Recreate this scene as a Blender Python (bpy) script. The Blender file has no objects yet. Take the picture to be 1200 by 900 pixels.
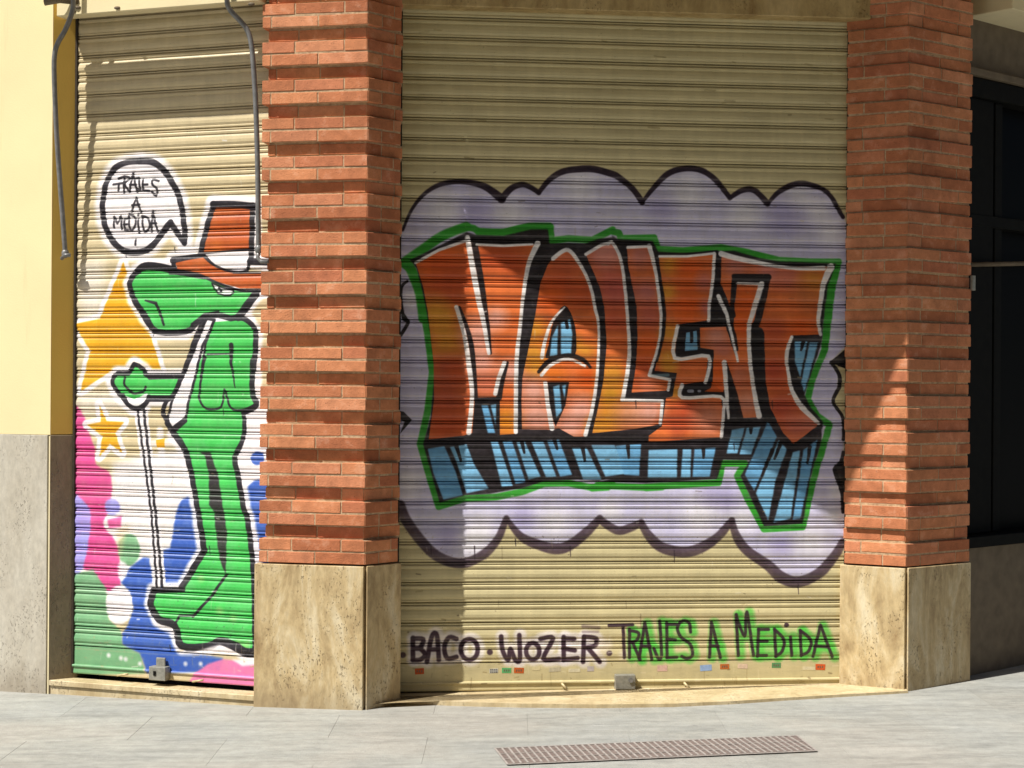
import bpy, bmesh, math, random
import numpy as np
from mathutils import Vector
random.seed(7); np.random.seed(7)
SC = bpy.context.scene
COL = SC.collection

# ------------------------------------------------------------------ camera
F = 2000.0            # focal length in pixels of the 1200 px wide photograph
CX, CY = 600.0, 455.0 # principal column, horizon row
ROLL = 0.007
EYE = 1.5
cam_d = bpy.data.cameras.new('camera'); cam = bpy.data.objects.new('camera', cam_d); COL.objects.link(cam)
cam.location = (0, 0, EYE)
cam.rotation_mode = 'YXZ'
from mathutils import Matrix
cam.rotation_mode = 'QUATERNION'
cam.rotation_quaternion = (Matrix.Rotation(math.radians(90), 4, 'X') @ Matrix.Rotation(ROLL, 4, 'Z')).to_quaternion()
cam_d.sensor_width = 36; cam_d.lens = 36*F/1200; cam_d.shift_y = 5/1200
cam_d.clip_start = 0.05; cam_d.clip_end = 500
SC.camera = cam

# ------------------------------------------------------------------ world, sun, exposure
SUN_AZ = math.radians(54)   # direction the light travels, measured from +Y towards +X
SUN_EL = math.radians(56.0)
S = Vector((math.sin(SUN_AZ)*math.cos(SUN_EL), math.cos(SUN_AZ)*math.cos(SUN_EL), -math.sin(SUN_EL)))
w = bpy.data.worlds.new('World'); SC.world = w; w.use_nodes = True
nt = w.node_tree; bg = nt.nodes['Background']
sky = nt.nodes.new('ShaderNodeTexSky'); sky.sky_type = 'NISHITA'; sky.sun_disc = False
sky.sun_elevation = SUN_EL
sky.sun_rotation = SUN_AZ + math.pi
nt.links.new(sky.outputs[0], bg.inputs[0]); bg.inputs[1].default_value = 0.05
sky.air_density = .7; sky.dust_density = 1.5; sky.ozone_density = .6
sun_d = bpy.data.lights.new('sun', 'SUN'); sun_d.energy = 4.8; sun_d.angle = math.radians(0.5); sun_d.color = (1, .965, .90)
sun = bpy.data.objects.new('sun', sun_d); COL.objects.link(sun)
sun.rotation_mode = 'QUATERNION'; sun.rotation_quaternion = S.to_track_quat('-Z', 'Y')
sun.location = (-6, -5, 12)
SC.view_settings.view_transform = 'Standard'; SC.view_settings.look = 'None'
SC.view_settings.exposure = 0.45; SC.view_settings.gamma = 1.0; SC.view_settings.use_curve_mapping = False

# ------------------------------------------------------------------ helpers
def ray(px, py):
    a, b = px-CX, py-CY
    c, s = math.cos(ROLL), math.sin(ROLL)
    x = a*c + b*s; y = -a*s + b*c
    return Vector((x/F, 1.0, -y/F))
def at(px, py, Y):
    r = ray(px, py); return Vector((r.x*Y, Y, EYE + r.z*Y))
def P2(px, scale):        # plan point for a pixel column read at the horizon
    Y = 7.95*scale; return Vector(((px-CX)/F*Y, Y))
def on_plane(px, py, p, n):   # ray against a vertical plane through plan point p with plan normal n
    r = ray(px, py); t = (p.x*n.x + p.y*n.y)/(r.x*n.x + r.y*n.y)
    return Vector((r.x*t, r.y*t, EYE + r.z*t))

def tag(o, label=None, cat=None, group=None, kind=None):
    if label: o['label'] = label
    if cat: o['category'] = cat
    if group: o['group'] = group
    if kind: o['kind'] = kind
    return o
def empty(name, loc=(0, 0, 0)):
    o = bpy.data.objects.new(name, None); COL.objects.link(o); o.location = loc; o.empty_display_size = .1
    return o
def link(name, me, parent=None, loc=None):
    o = bpy.data.objects.new(name, me); COL.objects.link(o)
    if parent is not None:
        o.parent = parent
        o.location = -parent.location if (loc is None and parent.type == 'EMPTY') else (loc or (0, 0, 0))
    elif loc is not None: o.location = loc
    return o
def mesh_from_bm(name, bm, mat, smooth=False):
    me = bpy.data.meshes.new(name); bmesh.ops.recalc_face_normals(bm, faces=bm.faces[:]); bm.to_mesh(me); bm.free()
    if mat: me.materials.append(mat)
    if smooth: me.polygons.foreach_set('use_smooth', [True]*len(me.polygons))
    return me
def prism(bm, pts, z0, z1):
    """closed prism over a plan polygon; z1 may be a list per vertex"""
    zz0 = z0 if hasattr(z0, '__len__') else [z0]*len(pts)
    zz1 = z1 if hasattr(z1, '__len__') else [z1]*len(pts)
    lo = [bm.verts.new((p[0], p[1], a)) for p, a in zip(pts, zz0)]
    hi = [bm.verts.new((p[0], p[1], a)) for p, a in zip(pts, zz1)]
    n = len(pts)
    bm.faces.new(lo[::-1]); bm.faces.new(hi)
    for i in range(n): bm.faces.new((lo[i], lo[(i+1) % n], hi[(i+1) % n], hi[i]))
def bevel(bm, w, seg=1):
    bmesh.ops.bevel(bm, geom=bm.edges[:], offset=w, segments=seg, affect='EDGES', profile=.5)
def box_between(bm, a, b, n, d0, d1, z0, z1):
    """box along plan line a->b, from offset d0 to d1 along plan vector n"""
    prism(bm, [a+n*d0, b+n*d0, b+n*d1, a+n*d1], z0, z1)
def tube(bm, pts, r, seg=10):
    pts = [Vector(p) for p in pts]; rings = []
    for i, p in enumerate(pts):
        t = (pts[min(i+1, len(pts)-1)]-pts[max(i-1, 0)]).normalized()
        u = t.cross(Vector((0, 1, 0.01))).normalized(); v = t.cross(u).normalized()
        rr = r[i] if hasattr(r, '__len__') else r
        rings.append([bm.verts.new(p + u*rr*math.cos(2*math.pi*k/seg) + v*rr*math.sin(2*math.pi*k/seg)) for k in range(seg)])
    for a, b in zip(rings, rings[1:]):
        for k in range(seg): bm.faces.new((a[k], a[(k+1) % seg], b[(k+1) % seg], b[k]))
    bm.faces.new(rings[0][::-1]); bm.faces.new(rings[-1])
def catmull(pts, n=6, closed=False):
    pts = [np.array(p, float) for p in pts]; out = []
    m = len(pts)
    rng = range(m) if closed else range(m-1)
    for i in rng:
        if closed: p0, p1, p2, p3 = pts[i-1], pts[i], pts[(i+1) % m], pts[(i+2) % m]
        else: p0, p1, p2, p3 = pts[max(i-1, 0)], pts[i], pts[i+1], pts[min(i+2, m-1)]
        for k in range(n):
            t = k/n
            out.append(.5*((2*p1)+(-p0+p2)*t+(2*p0-5*p1+4*p2-p3)*t*t+(-p0+3*p1-3*p2+p3)*t**3))
    if not closed: out.append(pts[-1])
    return out
def lin(c):   # sRGB 0..255 -> linear
    return tuple(((v/255)/12.92 if v/255 <= .04045 else ((v/255+.055)/1.055)**2.4) for v in c) + (1,)

# ------------------------------------------------------------------ materials
class NT:
    def __init__(s, name):
        s.m = bpy.data.materials.new(name); s.m.use_nodes = True; s.t = s.m.node_tree
        s.b = s.t.nodes['Principled BSDF']; s.b.inputs['Specular IOR Level'].default_value = .3
    def n(s, typ, **kw):
        o = s.t.nodes.new('ShaderNode'+typ)
        for k, v in kw.items(): setattr(o, k, v)
        return o
    def l(s, a, b): s.t.links.new(a, b)
    def coord(s, which='Position', scale=(1, 1, 1), rot=(0, 0, 0)):
        if which == 'Position': src = s.n('NewGeometry').outputs['Position']
        else: src = s.n('TexCoord').outputs[which]
        mp = s.n('Mapping'); mp.inputs['Scale'].default_value = scale; mp.inputs['Rotation'].default_value = rot
        s.l(src, mp.inputs[0]); return mp.outputs[0]
    def noise(s, vec, scale, detail=4, rough=.55, dist=0):
        o = s.n('TexNoise'); o.inputs['Scale'].default_value = scale; o.inputs['Detail'].default_value = detail
        o.inputs['Roughness'].default_value = rough; o.inputs['Distortion'].default_value = dist
        s.l(vec, o.inputs['Vector']); return o.outputs['Fac']
    def ramp(s, fac, stops):
        o = s.n('ValToRGB'); e = o.color_ramp.elements
        while len(e) < len(stops): e.new(.5)
        for x, (p, c) in zip(e, stops): x.position = p; x.color = c if len(c) == 4 else tuple(c)+(1,)
        s.l(fac, o.inputs[0]); return o.outputs[0]
    def mix(s, a, b, fac, mode='MIX'):
        o = s.n('Mix', data_type='RGBA', blend_type=mode)
        for i, v in ((0, fac), (6, a), (7, b)):
            if hasattr(v, 'links'): s.l(v, o.inputs[i])
            else: o.inputs[i].default_value = v
        return o.outputs[2]
    def math(s, op, a, b=0.0):
        o = s.n('Math', operation=op)
        for i, v in enumerate((a, b)):
            if hasattr(v, 'links'): s.l(v, o.inputs[i])
            else: o.inputs[i].default_value = v
        return o.outputs[0]
    def bump(s, h, dist, strength=1):
        o = s.n('Bump'); o.inputs['Distance'].default_value = dist; o.inputs['Strength'].default_value = strength
        s.l(h, o.inputs['Height']); s.l(o.outputs[0], s.b.inputs['Normal'])
    def col(s, c, rough=.8, metal=0):
        if hasattr(c, 'links'): s.l(c, s.b.inputs['Base Color'])
        else: s.b.inputs['Base Color'].default_value = c
        s.b.inputs['Roughness'].default_value = rough; s.b.inputs['Metallic'].default_value = metal
        return s.m
G = lambda v: (v, v, v, 1)

def simple(name, c, rough=.7, metal=0, var=.15, scale=20):
    t = NT(name); v = t.coord(); f = t.noise(v, scale, 5)
    k = t.ramp(f, [(.3, G(1-var)), (.7, G(1+var*.4))])
    return t.col(t.mix(lin(c), k, 1.0, 'MULTIPLY'), rough, metal)

def mat_brick():
    t = NT('brick_clay'); r = t.n('ObjectInfo').outputs['Random']
    base = t.ramp(r, [(0, lin((172, 104, 70))), (.25, lin((190, 120, 82))), (.5, lin((206, 136, 94))), (.75, lin((186, 113, 80))), (1, lin((210, 143, 104)))])
    off = t.n('VectorMath', operation='ADD'); t.l(t.n('NewGeometry').outputs['Position'], off.inputs[0])
    v = off.outputs[0]
    f1 = t.noise(v, 14, 6, .65); f2 = t.noise(v, 160, 3); f3 = t.noise(v, 5, 3)
    c = t.mix(base, t.ramp(f1, [(.3, G(.72)), (.7, G(1.15))]), 1, 'MULTIPLY')
    soot = t.noise(t.coord(scale=(1, 1, .6)), 3.2, 5, .6)
    c = t.mix(c, t.ramp(soot, [(.3, G(.84)), (.55, G(1.06)), (.75, G(1.12))]), 1, 'MULTIPLY')
    c = t.mix(c, lin((205, 190, 170)), t.math('MULTIPLY', t.ramp(f1, [(.56, G(0)), (.8, G(1))]), .35))
    c = t.mix(c, lin((70, 40, 32)), t.math('MULTIPLY', t.ramp(f2, [(.62, G(0)), (.72, G(1))]), .5))
    t.bump(t.math('ADD', f2, t.math('MULTIPLY', f1, 1.5)), .0025)
    return t.col(c, .88)
def mat_mortar():
    t = NT('mortar'); v = t.coord(); f = t.noise(v, 60, 5); g = t.noise(v, 6, 3)
    c = t.ramp(f, [(.3, lin((158, 128, 98))), (.7, lin((202, 174, 140)))])
    c = t.mix(c, lin((140, 100, 78)), t.math('MULTIPLY', t.ramp(g, [(.5, G(0)), (.7, G(1))]), .6))
    t.bump(f, .004); return t.col(c, .95)
def mat_travertine(name, a, b, c_, hole=.6):
    t = NT(name); v = t.coord(scale=(1, 1, .3)); vi = t.coord(scale=(1, 1, .55))
    f = t.noise(v, 7, 8, .68, .5); g = t.noise(t.coord(scale=(1, 1, .5)), 45, 5, .65)
    c = t.ramp(f, [(.3, lin(a)), (.5, lin(b)), (.68, lin(c_))])
    c = t.mix(c, t.ramp(g, [(.3, G(.84)), (.7, G(1.10))]), 1, 'MULTIPLY')
    h1 = t.noise(vi, 120, 3); reg = t.noise(vi, 7, 3)
    hole_f = t.math('MULTIPLY', t.ramp(h1, [(.60, G(0)), (.65, G(1))]), t.ramp(reg, [(.46, G(0)), (.62, G(1))]))
    c = t.mix(c, lin((88, 66, 42)), t.math('MULTIPLY', hole_f, hole))
    z = t.n('SeparateXYZ'); t.l(t.n('NewGeometry').outputs['Position'], z.inputs[0])
    lo = t.math('MULTIPLY', t.ramp(t.math('ADD', t.math('MULTIPLY', z.outputs[2], 2.5), t.math('MULTIPLY', f, .5)), [(.25, G(1)), (.62, G(0))]), .42)
    c = t.mix(c, lin((120, 105, 85)), lo)
    t.bump(t.math('SUBTRACT', t.math('MULTIPLY', g, .3), hole_f), .004)
    return t.col(c, .55)
def mat_shutter(name, img):
    t = NT(name)
    uv = t.n('TexCoord').outputs['UV']
    im = t.n('TexImage', image=img, interpolation='Cubic', extension='EXTEND'); t.l(uv, im.inputs[0])
    v = t.coord(scale=(1, 1, 6)); vv = t.coord(scale=(6, 6, 1))
    f = t.noise(v, 3.5, 6, .6); g = t.noise(t.coord(), 90, 4); st = t.noise(vv, 4, 5)
    c = t.mix(im.outputs[0], t.ramp(f, [(.3, G(.86)), (.7, G(1.07))]), 1, 'MULTIPLY')
    c = t.mix(c, t.ramp(st, [(.3, G(.92)), (.65, G(1.03))]), 1, 'MULTIPLY')
    c = t.mix(c, lin((95, 80, 58)), t.math('MULTIPLY', t.ramp(g, [(.66, G(0)), (.74, G(1))]), .45))
    t.bump(g, .0006); t.b.inputs['Specular IOR Level'].default_value = .35
    return t.col(c, .42)
def mat_ground(name, var=True):
    t = NT(name); vi = t.coord(); v = t.coord(scale=(.35, 1.6, 1), rot=(0, 0, .08)); vs = t.coord(scale=(.16, 1.5, 1), rot=(0, 0, .1))
    p = t.noise(vi, 1.1, 4); q = t.noise(v, 7, 8, .7, .3); s = t.noise(vi, 260, 3); h = t.noise(vs, 34, 4, .6); m = t.noise(vi, 18, 6, .65)
    c = t.ramp(q, [(.28, lin((142, 143, 141))), (.5, lin((164, 165, 162))), (.72, lin((178, 179, 176)))])
    c = t.mix(c, t.ramp(p, [(.36, lin((255, 250, 243))), (.5, lin((252, 251, 246))), (.64, lin((246, 247, 245)))]), 1, 'MULTIPLY')
    c = t.mix(c, t.ramp(m, [(.3, G(.86)), (.7, G(1.06))]), 1, 'MULTIPLY')
    vo = t.n('TexVoronoi'); vo.inputs['Scale'].default_value = 2.6; t.l(vi, vo.inputs['Vector'])
    c = t.mix(c, lin((120, 118, 115)), t.math('MULTIPLY', t.ramp(t.math('ADD', vo.outputs['Distance'], t.math('MULTIPLY', m, .03)), [(.045, G(1)), (.06, G(0))]), .38))
    if var: c = t.mix(c, t.ramp(t.n('ObjectInfo').outputs['Random'], [(0, lin((248, 247, 246))), (1, lin((255, 255, 255)))]), 1, 'MULTIPLY')
    c = t.mix(c, lin((112, 110, 106)), t.math('MULTIPLY', t.ramp(h, [(.64, G(0)), (.74, G(1))]), .4))
    c = t.mix(c, lin((205, 205, 203)), t.math('MULTIPLY', t.ramp(h, [(.26, G(1)), (.36, G(0))]), .45))
    c = t.mix(c, lin((92, 88, 84)), t.math('MULTIPLY', t.ramp(s, [(.6, G(0)), (.68, G(1))]), .55))
    t.bump(t.math('ADD', t.math('MULTIPLY', m, 1.2), t.math('MULTIPLY', s, .5)), .004)
    return t.col(c, .8)
def mat_plaster(name, c0, var=.06):
    t = NT(name); v = t.coord(); f = t.noise(v, 2.2, 5); g = t.noise(v, 130, 4); st = t.noise(t.coord(scale=(5, 5, .5)), 3, 5)
    c = t.mix(lin(c0), t.ramp(f, [(.3, G(1-var)), (.7, G(1+var*.5))]), 1, 'MULTIPLY')
    c = t.mix(c, lin((150, 130, 85)), t.math('MULTIPLY', t.ramp(st, [(.62, G(0)), (.8, G(1))]), .25))
    t.bump(g, .0007); return t.col(c, .9)

M_BRICK = mat_brick(); M_MORTAR = mat_mortar()
M_TRAV = mat_travertine('travertine', (138, 112, 76), (194, 172, 130), (220, 207, 176))
M_LINTEL = mat_travertine('lintel_stone', (140, 112, 70), (176, 152, 104), (196, 172, 124), .3)
M_GREY = mat_travertine('grey_stone', (176, 168, 152), (184, 177, 162), (192, 186, 172), .2)
M_YELLOW = mat_plaster('yellow_plaster', (232, 216, 168))
M_YELLOW_SHADED = mat_plaster('shaded_yellow_plaster', (206, 170, 84))  # same yellow render, the jamb's shade put into a darker colour
M_CREAM = mat_plaster('cream_paint', (226, 212, 172), .12)
M_GROUND = mat_ground('pavement_concrete', False); M_SLAB = mat_ground('paving_slab_concrete')
M_STEEL = simple('grey_painted_steel', (128, 127, 126), .4, .25, .3, 40)
M_DARK = simple('dark_metal', (20, 20, 18), .7, 0, .3, 20)
M_DARK.node_tree.nodes['Principled BSDF'].inputs['Specular IOR Level'].default_value = .08
M_DARKSTONE = simple('dark_stone', (112, 99, 81), .7, 0, .25, 14)
M_GLASS = simple('dark_glass', (6, 6, 6), .4, 0, .2, 3)
M_GLASS.node_tree.nodes['Principled BSDF'].inputs['Specular IOR Level'].default_value = .03
M_SILL = mat_travertine('cream_sill', (196, 172, 126), (222, 202, 158), (232, 216, 180), .25)
M_GRATE = simple('cast_iron', (166, 158, 152), .75, .0, .35, 60)
M_PIT = simple('grate_pit', (122, 109, 103), .9, 0, .3, 30)
M_GALV = simple('galvanised_metal', (150, 148, 138), .5, .3, .3, 50)
M_CORE = simple('masonry', (110, 100, 90), .9)

# ------------------------------------------------------------------ plan of the building corner
LP_L, LP_C, LP_B = P2(304.5, 1.0141), P2(429, 1.0), P2(468, 1.02)
RP_L, RP_C, RP_R = P2(990.5, 1.063), P2(1063.5, 1.044), P2(1137.5, 1.081)
LW_C = P2(60, 1.0633)
SH_L, SH_R = P2(468, 1.038), P2(991, 1.0675)           # big shutter plane
uB = (SH_R-SH_L).normalized(); nB = Vector((uB.y, -uB.x))   # outward normal (towards camera)
uL = (LP_L-LW_C).normalized(); nL = Vector((uL.y, -uL.x))
jd = Vector((math.sin(math.radians(59)), math.cos(math.radians(59))))  # splayed jamb
k = 0.0
for i in range(2000):
    k = i*.0002; q = LW_C+jd*k
    if q.x/q.y*F+CX >= 88: break
LS_L = LW_C+jd*k                                       # left edge of the narrow shutter
REC = -(LS_L-LW_C).dot(nL)
LS_R = LP_L - nL*REC + uL*.12
rD = Vector((math.cos(math.radians(42)), math.sin(math.radians(42))))   # shop front to the right
nR = Vector((rD.y, -rD.x))
def ground_z(x, y=0): return .0165*(x+.7)-.004

# ------------------------------------------------------------------ setting: ground
bm = bmesh.new()
# one sheet, finely divided near the facade
xs = [-60, -20, -6, -4, -3, -2, -1, 0, 1, 2, 3, 4, 6, 20, 60]; ys = [-60, -20, 0, 3, 4, 5, 6, 7, 7.5, 8, 9, 11, 20, 60]
grid = [[bm.verts.new((x, y, ground_z(max(-4, min(5, x))))) for x in xs] for y in ys]
for j in range(len(ys)-1):
    for i in range(len(xs)-1): bm.faces.new((grid[j][i], grid[j][i+1], grid[j+1][i+1], grid[j+1][i]))
g_o = link('pavement', mesh_from_bm('pavement', bm, M_GROUND)); tag(g_o, 'pale grey worn concrete pavement in front of the shutters', 'pavement', kind='structure')

SW, SD = .86, .52
bm = bmesh.new(); prism(bm, [(-SW/2+.0004, -SD/2+.0004), (SW/2-.0004, -SD/2+.0004), (SW/2-.0004, SD/2-.0004), (-SW/2+.0004, SD/2-.0004)], -.03, 0); bevel(bm, .0006)
slab_me = mesh_from_bm('paving_slab', bm, M_SLAB)
g_o.location.z = -.002
for j in range(7):
    for i in range(11):
        x, y = -3.9+SW*i+(j % 2)*.43+.11, 5.5+SD*j
        o = link('paving_slab', slab_me, g_o); o.location = (x, y, ground_z(x)+.002+random.uniform(-.0003, .0003)); o.rotation_euler = (random.uniform(-.001, .001), -.0165, 0)
# ------------------------------------------------------------------ brick pilasters
COURSE, BH, JT = .0600, .0505, .0095
def inset_poly(pts, d):
    """inset an open chain of plan points to the inner side; keeps mitres"""
    out = []
    for i, p in enumerate(pts):
        ns = []
        if i > 0: e = (pts[i]-pts[i-1]).normalized(); ns.append(Vector((-e.y, e.x)))
        if i < len(pts)-1: e = (pts[i+1]-pts[i]).normalized(); ns.append(Vector((-e.y, e.x)))
        if len(ns) == 1: out.append(p+ns[0]*d)
        else:
            m = (ns[0]+ns[1]).normalized(); out.append(p+m*d/max(.3, m.dot(ns[0])))
    return out
def pilaster(name, chain, back, z0, z1, patterns, label, ends, slabs):
    c = sum(chain, Vector((0, 0)))/len(chain)
    root = empty(name, (c.x, c.y, 0)); tag(root, label, 'pilaster', 'brick pilasters')
    core = bmesh.new()
    nb = int(round((z1-z0)/COURSE))
    meshes = {}
    for ci in range(nb):
        zb = z0+ci*COURSE; rec = (ci % 3 == 2)
        d = ends[2] if rec else 0.0
        outer = inset_poly(chain, d)
        # ends of the open chain also step in for recessed courses
        if rec:
            e = (chain[1]-chain[0]).normalized(); outer[0] = outer[0]+e*ends[0]; e = (chain[-1]-chain[-2]).normalized(); outer[-1] = outer[-1]+e*ends[1]
        inn = inset_poly(outer, .0025)
        e0 = (outer[1]-outer[0]).normalized(); e1 = (outer[-2]-outer[-1]).normalized()
        inn[0] = inn[0]+e0*.006; inn[-1] = inn[-1]+e1*.004
        q_ = ci % 3; prism(core, [Vector(p) for p in inn]+back, zb+(JT/2 if q_ == 0 else -JT/2 if q_ == 2 else 0), zb+COURSE+(-JT/2 if q_ == 1 else JT/2 if q_ == 2 else 0))
        pi = (ci//3*2+ci % 3) % 2 if not rec else (ci//3) % 2
        for fi in range(len(chain)-1):
            a, b = outer[fi], outer[fi+1]; L = (b-a).length; u = (b-a)/L; n = Vector((-u.y, u.x))
            cuts = [0]+[x*L for x in patterns[fi][pi]]+[L]
            ia, ib = inset_poly(outer, .085)[fi], inset_poly(outer, .085)[fi+1]
            sa, sb = (ia-a).dot(u), (ib-a).dot(u)
            for bi in range(len(cuts)-1):
                key = (fi, rec, pi, bi)
                s0, s1 = cuts[bi], cuts[bi+1]
                e0i, e1i = s0, s1
                if bi == 0: e0i = max(sa, .0)+.0005 if fi > 0 else s0
                if bi == len(cuts)-2: e1i = min(sb, L)-.0005 if fi < len(chain)-2 else s1
                if bi > 0: s0 += .0032; e0i = s0
                else: s0 += .001
                if bi < len(cuts)-2: s1 -= .0032; e1i = s1
                else: s1 -= .001
                mid = a+u*((s0+s1)/2)
                if key not in meshes:
                    bmx = bmesh.new()
                    # corner at a face that is not first: keep the mitre so neighbours only touch
                    q = [u*s0, u*s1, u*e1i+n*.085, u*e0i+n*.085]
                    q = [x-(u*((s0+s1)/2)) for x in q]
                    prism(bmx, q, -BH/2, BH/2); bevel(bmx, .0018)
                    meshes[key] = mesh_from_bm('brick', bmx, M_BRICK)
                jit = Vector((random.uniform(-.0015, .0015), random.uniform(-.0015, .0015)))
                o = link('brick', meshes[key], root, (mid.x-c.x-n.x*jit.x, mid.y-c.y-n.y*jit.x, zb+JT*.5+BH/2+random.uniform(-.001, .001)))
                o.rotation_euler = (random.uniform(-.009, .009), random.uniform(-.007, .007), random.uniform(-.007, .007))
                o.scale = (1, 1, random.uniform(.95, 1.03))
    link('mortar', mesh_from_bm('mortar', core, M_MORTAR), root)
    for pts, za, zt in slabs:
        bmx = bmesh.new(); prism(bmx, pts, za, zt); bevel(bmx, .003, 2)
        link('stone_slab', mesh_from_bm('stone_slab', bmx, M_TRAV), root)
    return root

LPz, RPz = .668, .641
# left pilaster
eF = (LP_C-LP_L).normalized(); nF = Vector((eF.y, -eF.x)); eS = (LP_B-LP_C).normalized(); nS = Vector((eS.y, -eS.x))
lp_back = [SH_L+nB*.012-uB*.004, SH_L-nB*.1, LP_L-nL*(REC+.15)+uL*.1, LP_L-nL*.06+uL*.045]
o_ = .010
fr = [LP_L-eF*.017+nF*o_, LP_C+eF*.0+nF*o_-eF*.004]
sd = [LP_C+nS*o_+eS*.006, LP_B+nS*o_+eS*.012]
gz = -.03
slabs = [([fr[0], fr[1], fr[1]-nF*.06, fr[0]-nF*.06], gz, LPz-.004),
         ([sd[0], sd[1], sd[1]-nS*.05, sd[0]-nS*.05+eS*.02], gz, LPz-.002),
         ([fr[0]-nF*.063, fr[0]-nF*.063+eF*.06, LP_L-nL*(REC-.01)+uL*.08, LP_L-nL*(REC-.01)+uL*.02], gz, LPz-.006)]
pilaster('brick_pilaster', [LP_L, LP_C, LP_B], lp_back, LPz, 3.85,
         [[(.085, .53), (.31, .775)], [(.42,), (.78,)]],
         'sunlit red brick pilaster between the two shutters, on a travertine base', (.02, .04, .030), slabs)
# right pilaster
eF2 = (RP_C-RP_L).normalized(); nF2 = Vector((eF2.y, -eF2.x)); eS2 = (RP_R-RP_C).normalized(); nS2 = Vector((eS2.y, -eS2.x))
rp_back = [RP_R-nR*.25+rD*.0, RP_L-nB*.25+uB*.05, RP_L-nB*.02+uB*.02]
fr2 = [RP_L-eF2*.018+nF2*o_, RP_C+nF2*o_-eF2*.004]
sd2 = [RP_C+nS2*o_+eS2*.005, RP_R+nS2*o_+eS2*.0]
slabs2 = [([fr2[0], fr2[1], fr2[1]-nF2*.05, fr2[0]-nF2*.05+eF2*.01], -.03, RPz-.004),
          ([sd2[0], sd2[1], sd2[1]-nS2*.05, sd2[0]-nS2*.05+eS2*.02], -.03, RPz-.002)]
pilaster('brick_pilaster', [RP_L, RP_C, RP_R], rp_back, RPz, 3.85,
         [[(.62,), (.27,)], [(.22, .78), (.5,)]],
         'mostly shaded red brick pilaster right of the wide shutter, sunlit wedge near its base', (-.012, .010, .020), slabs2)

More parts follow.
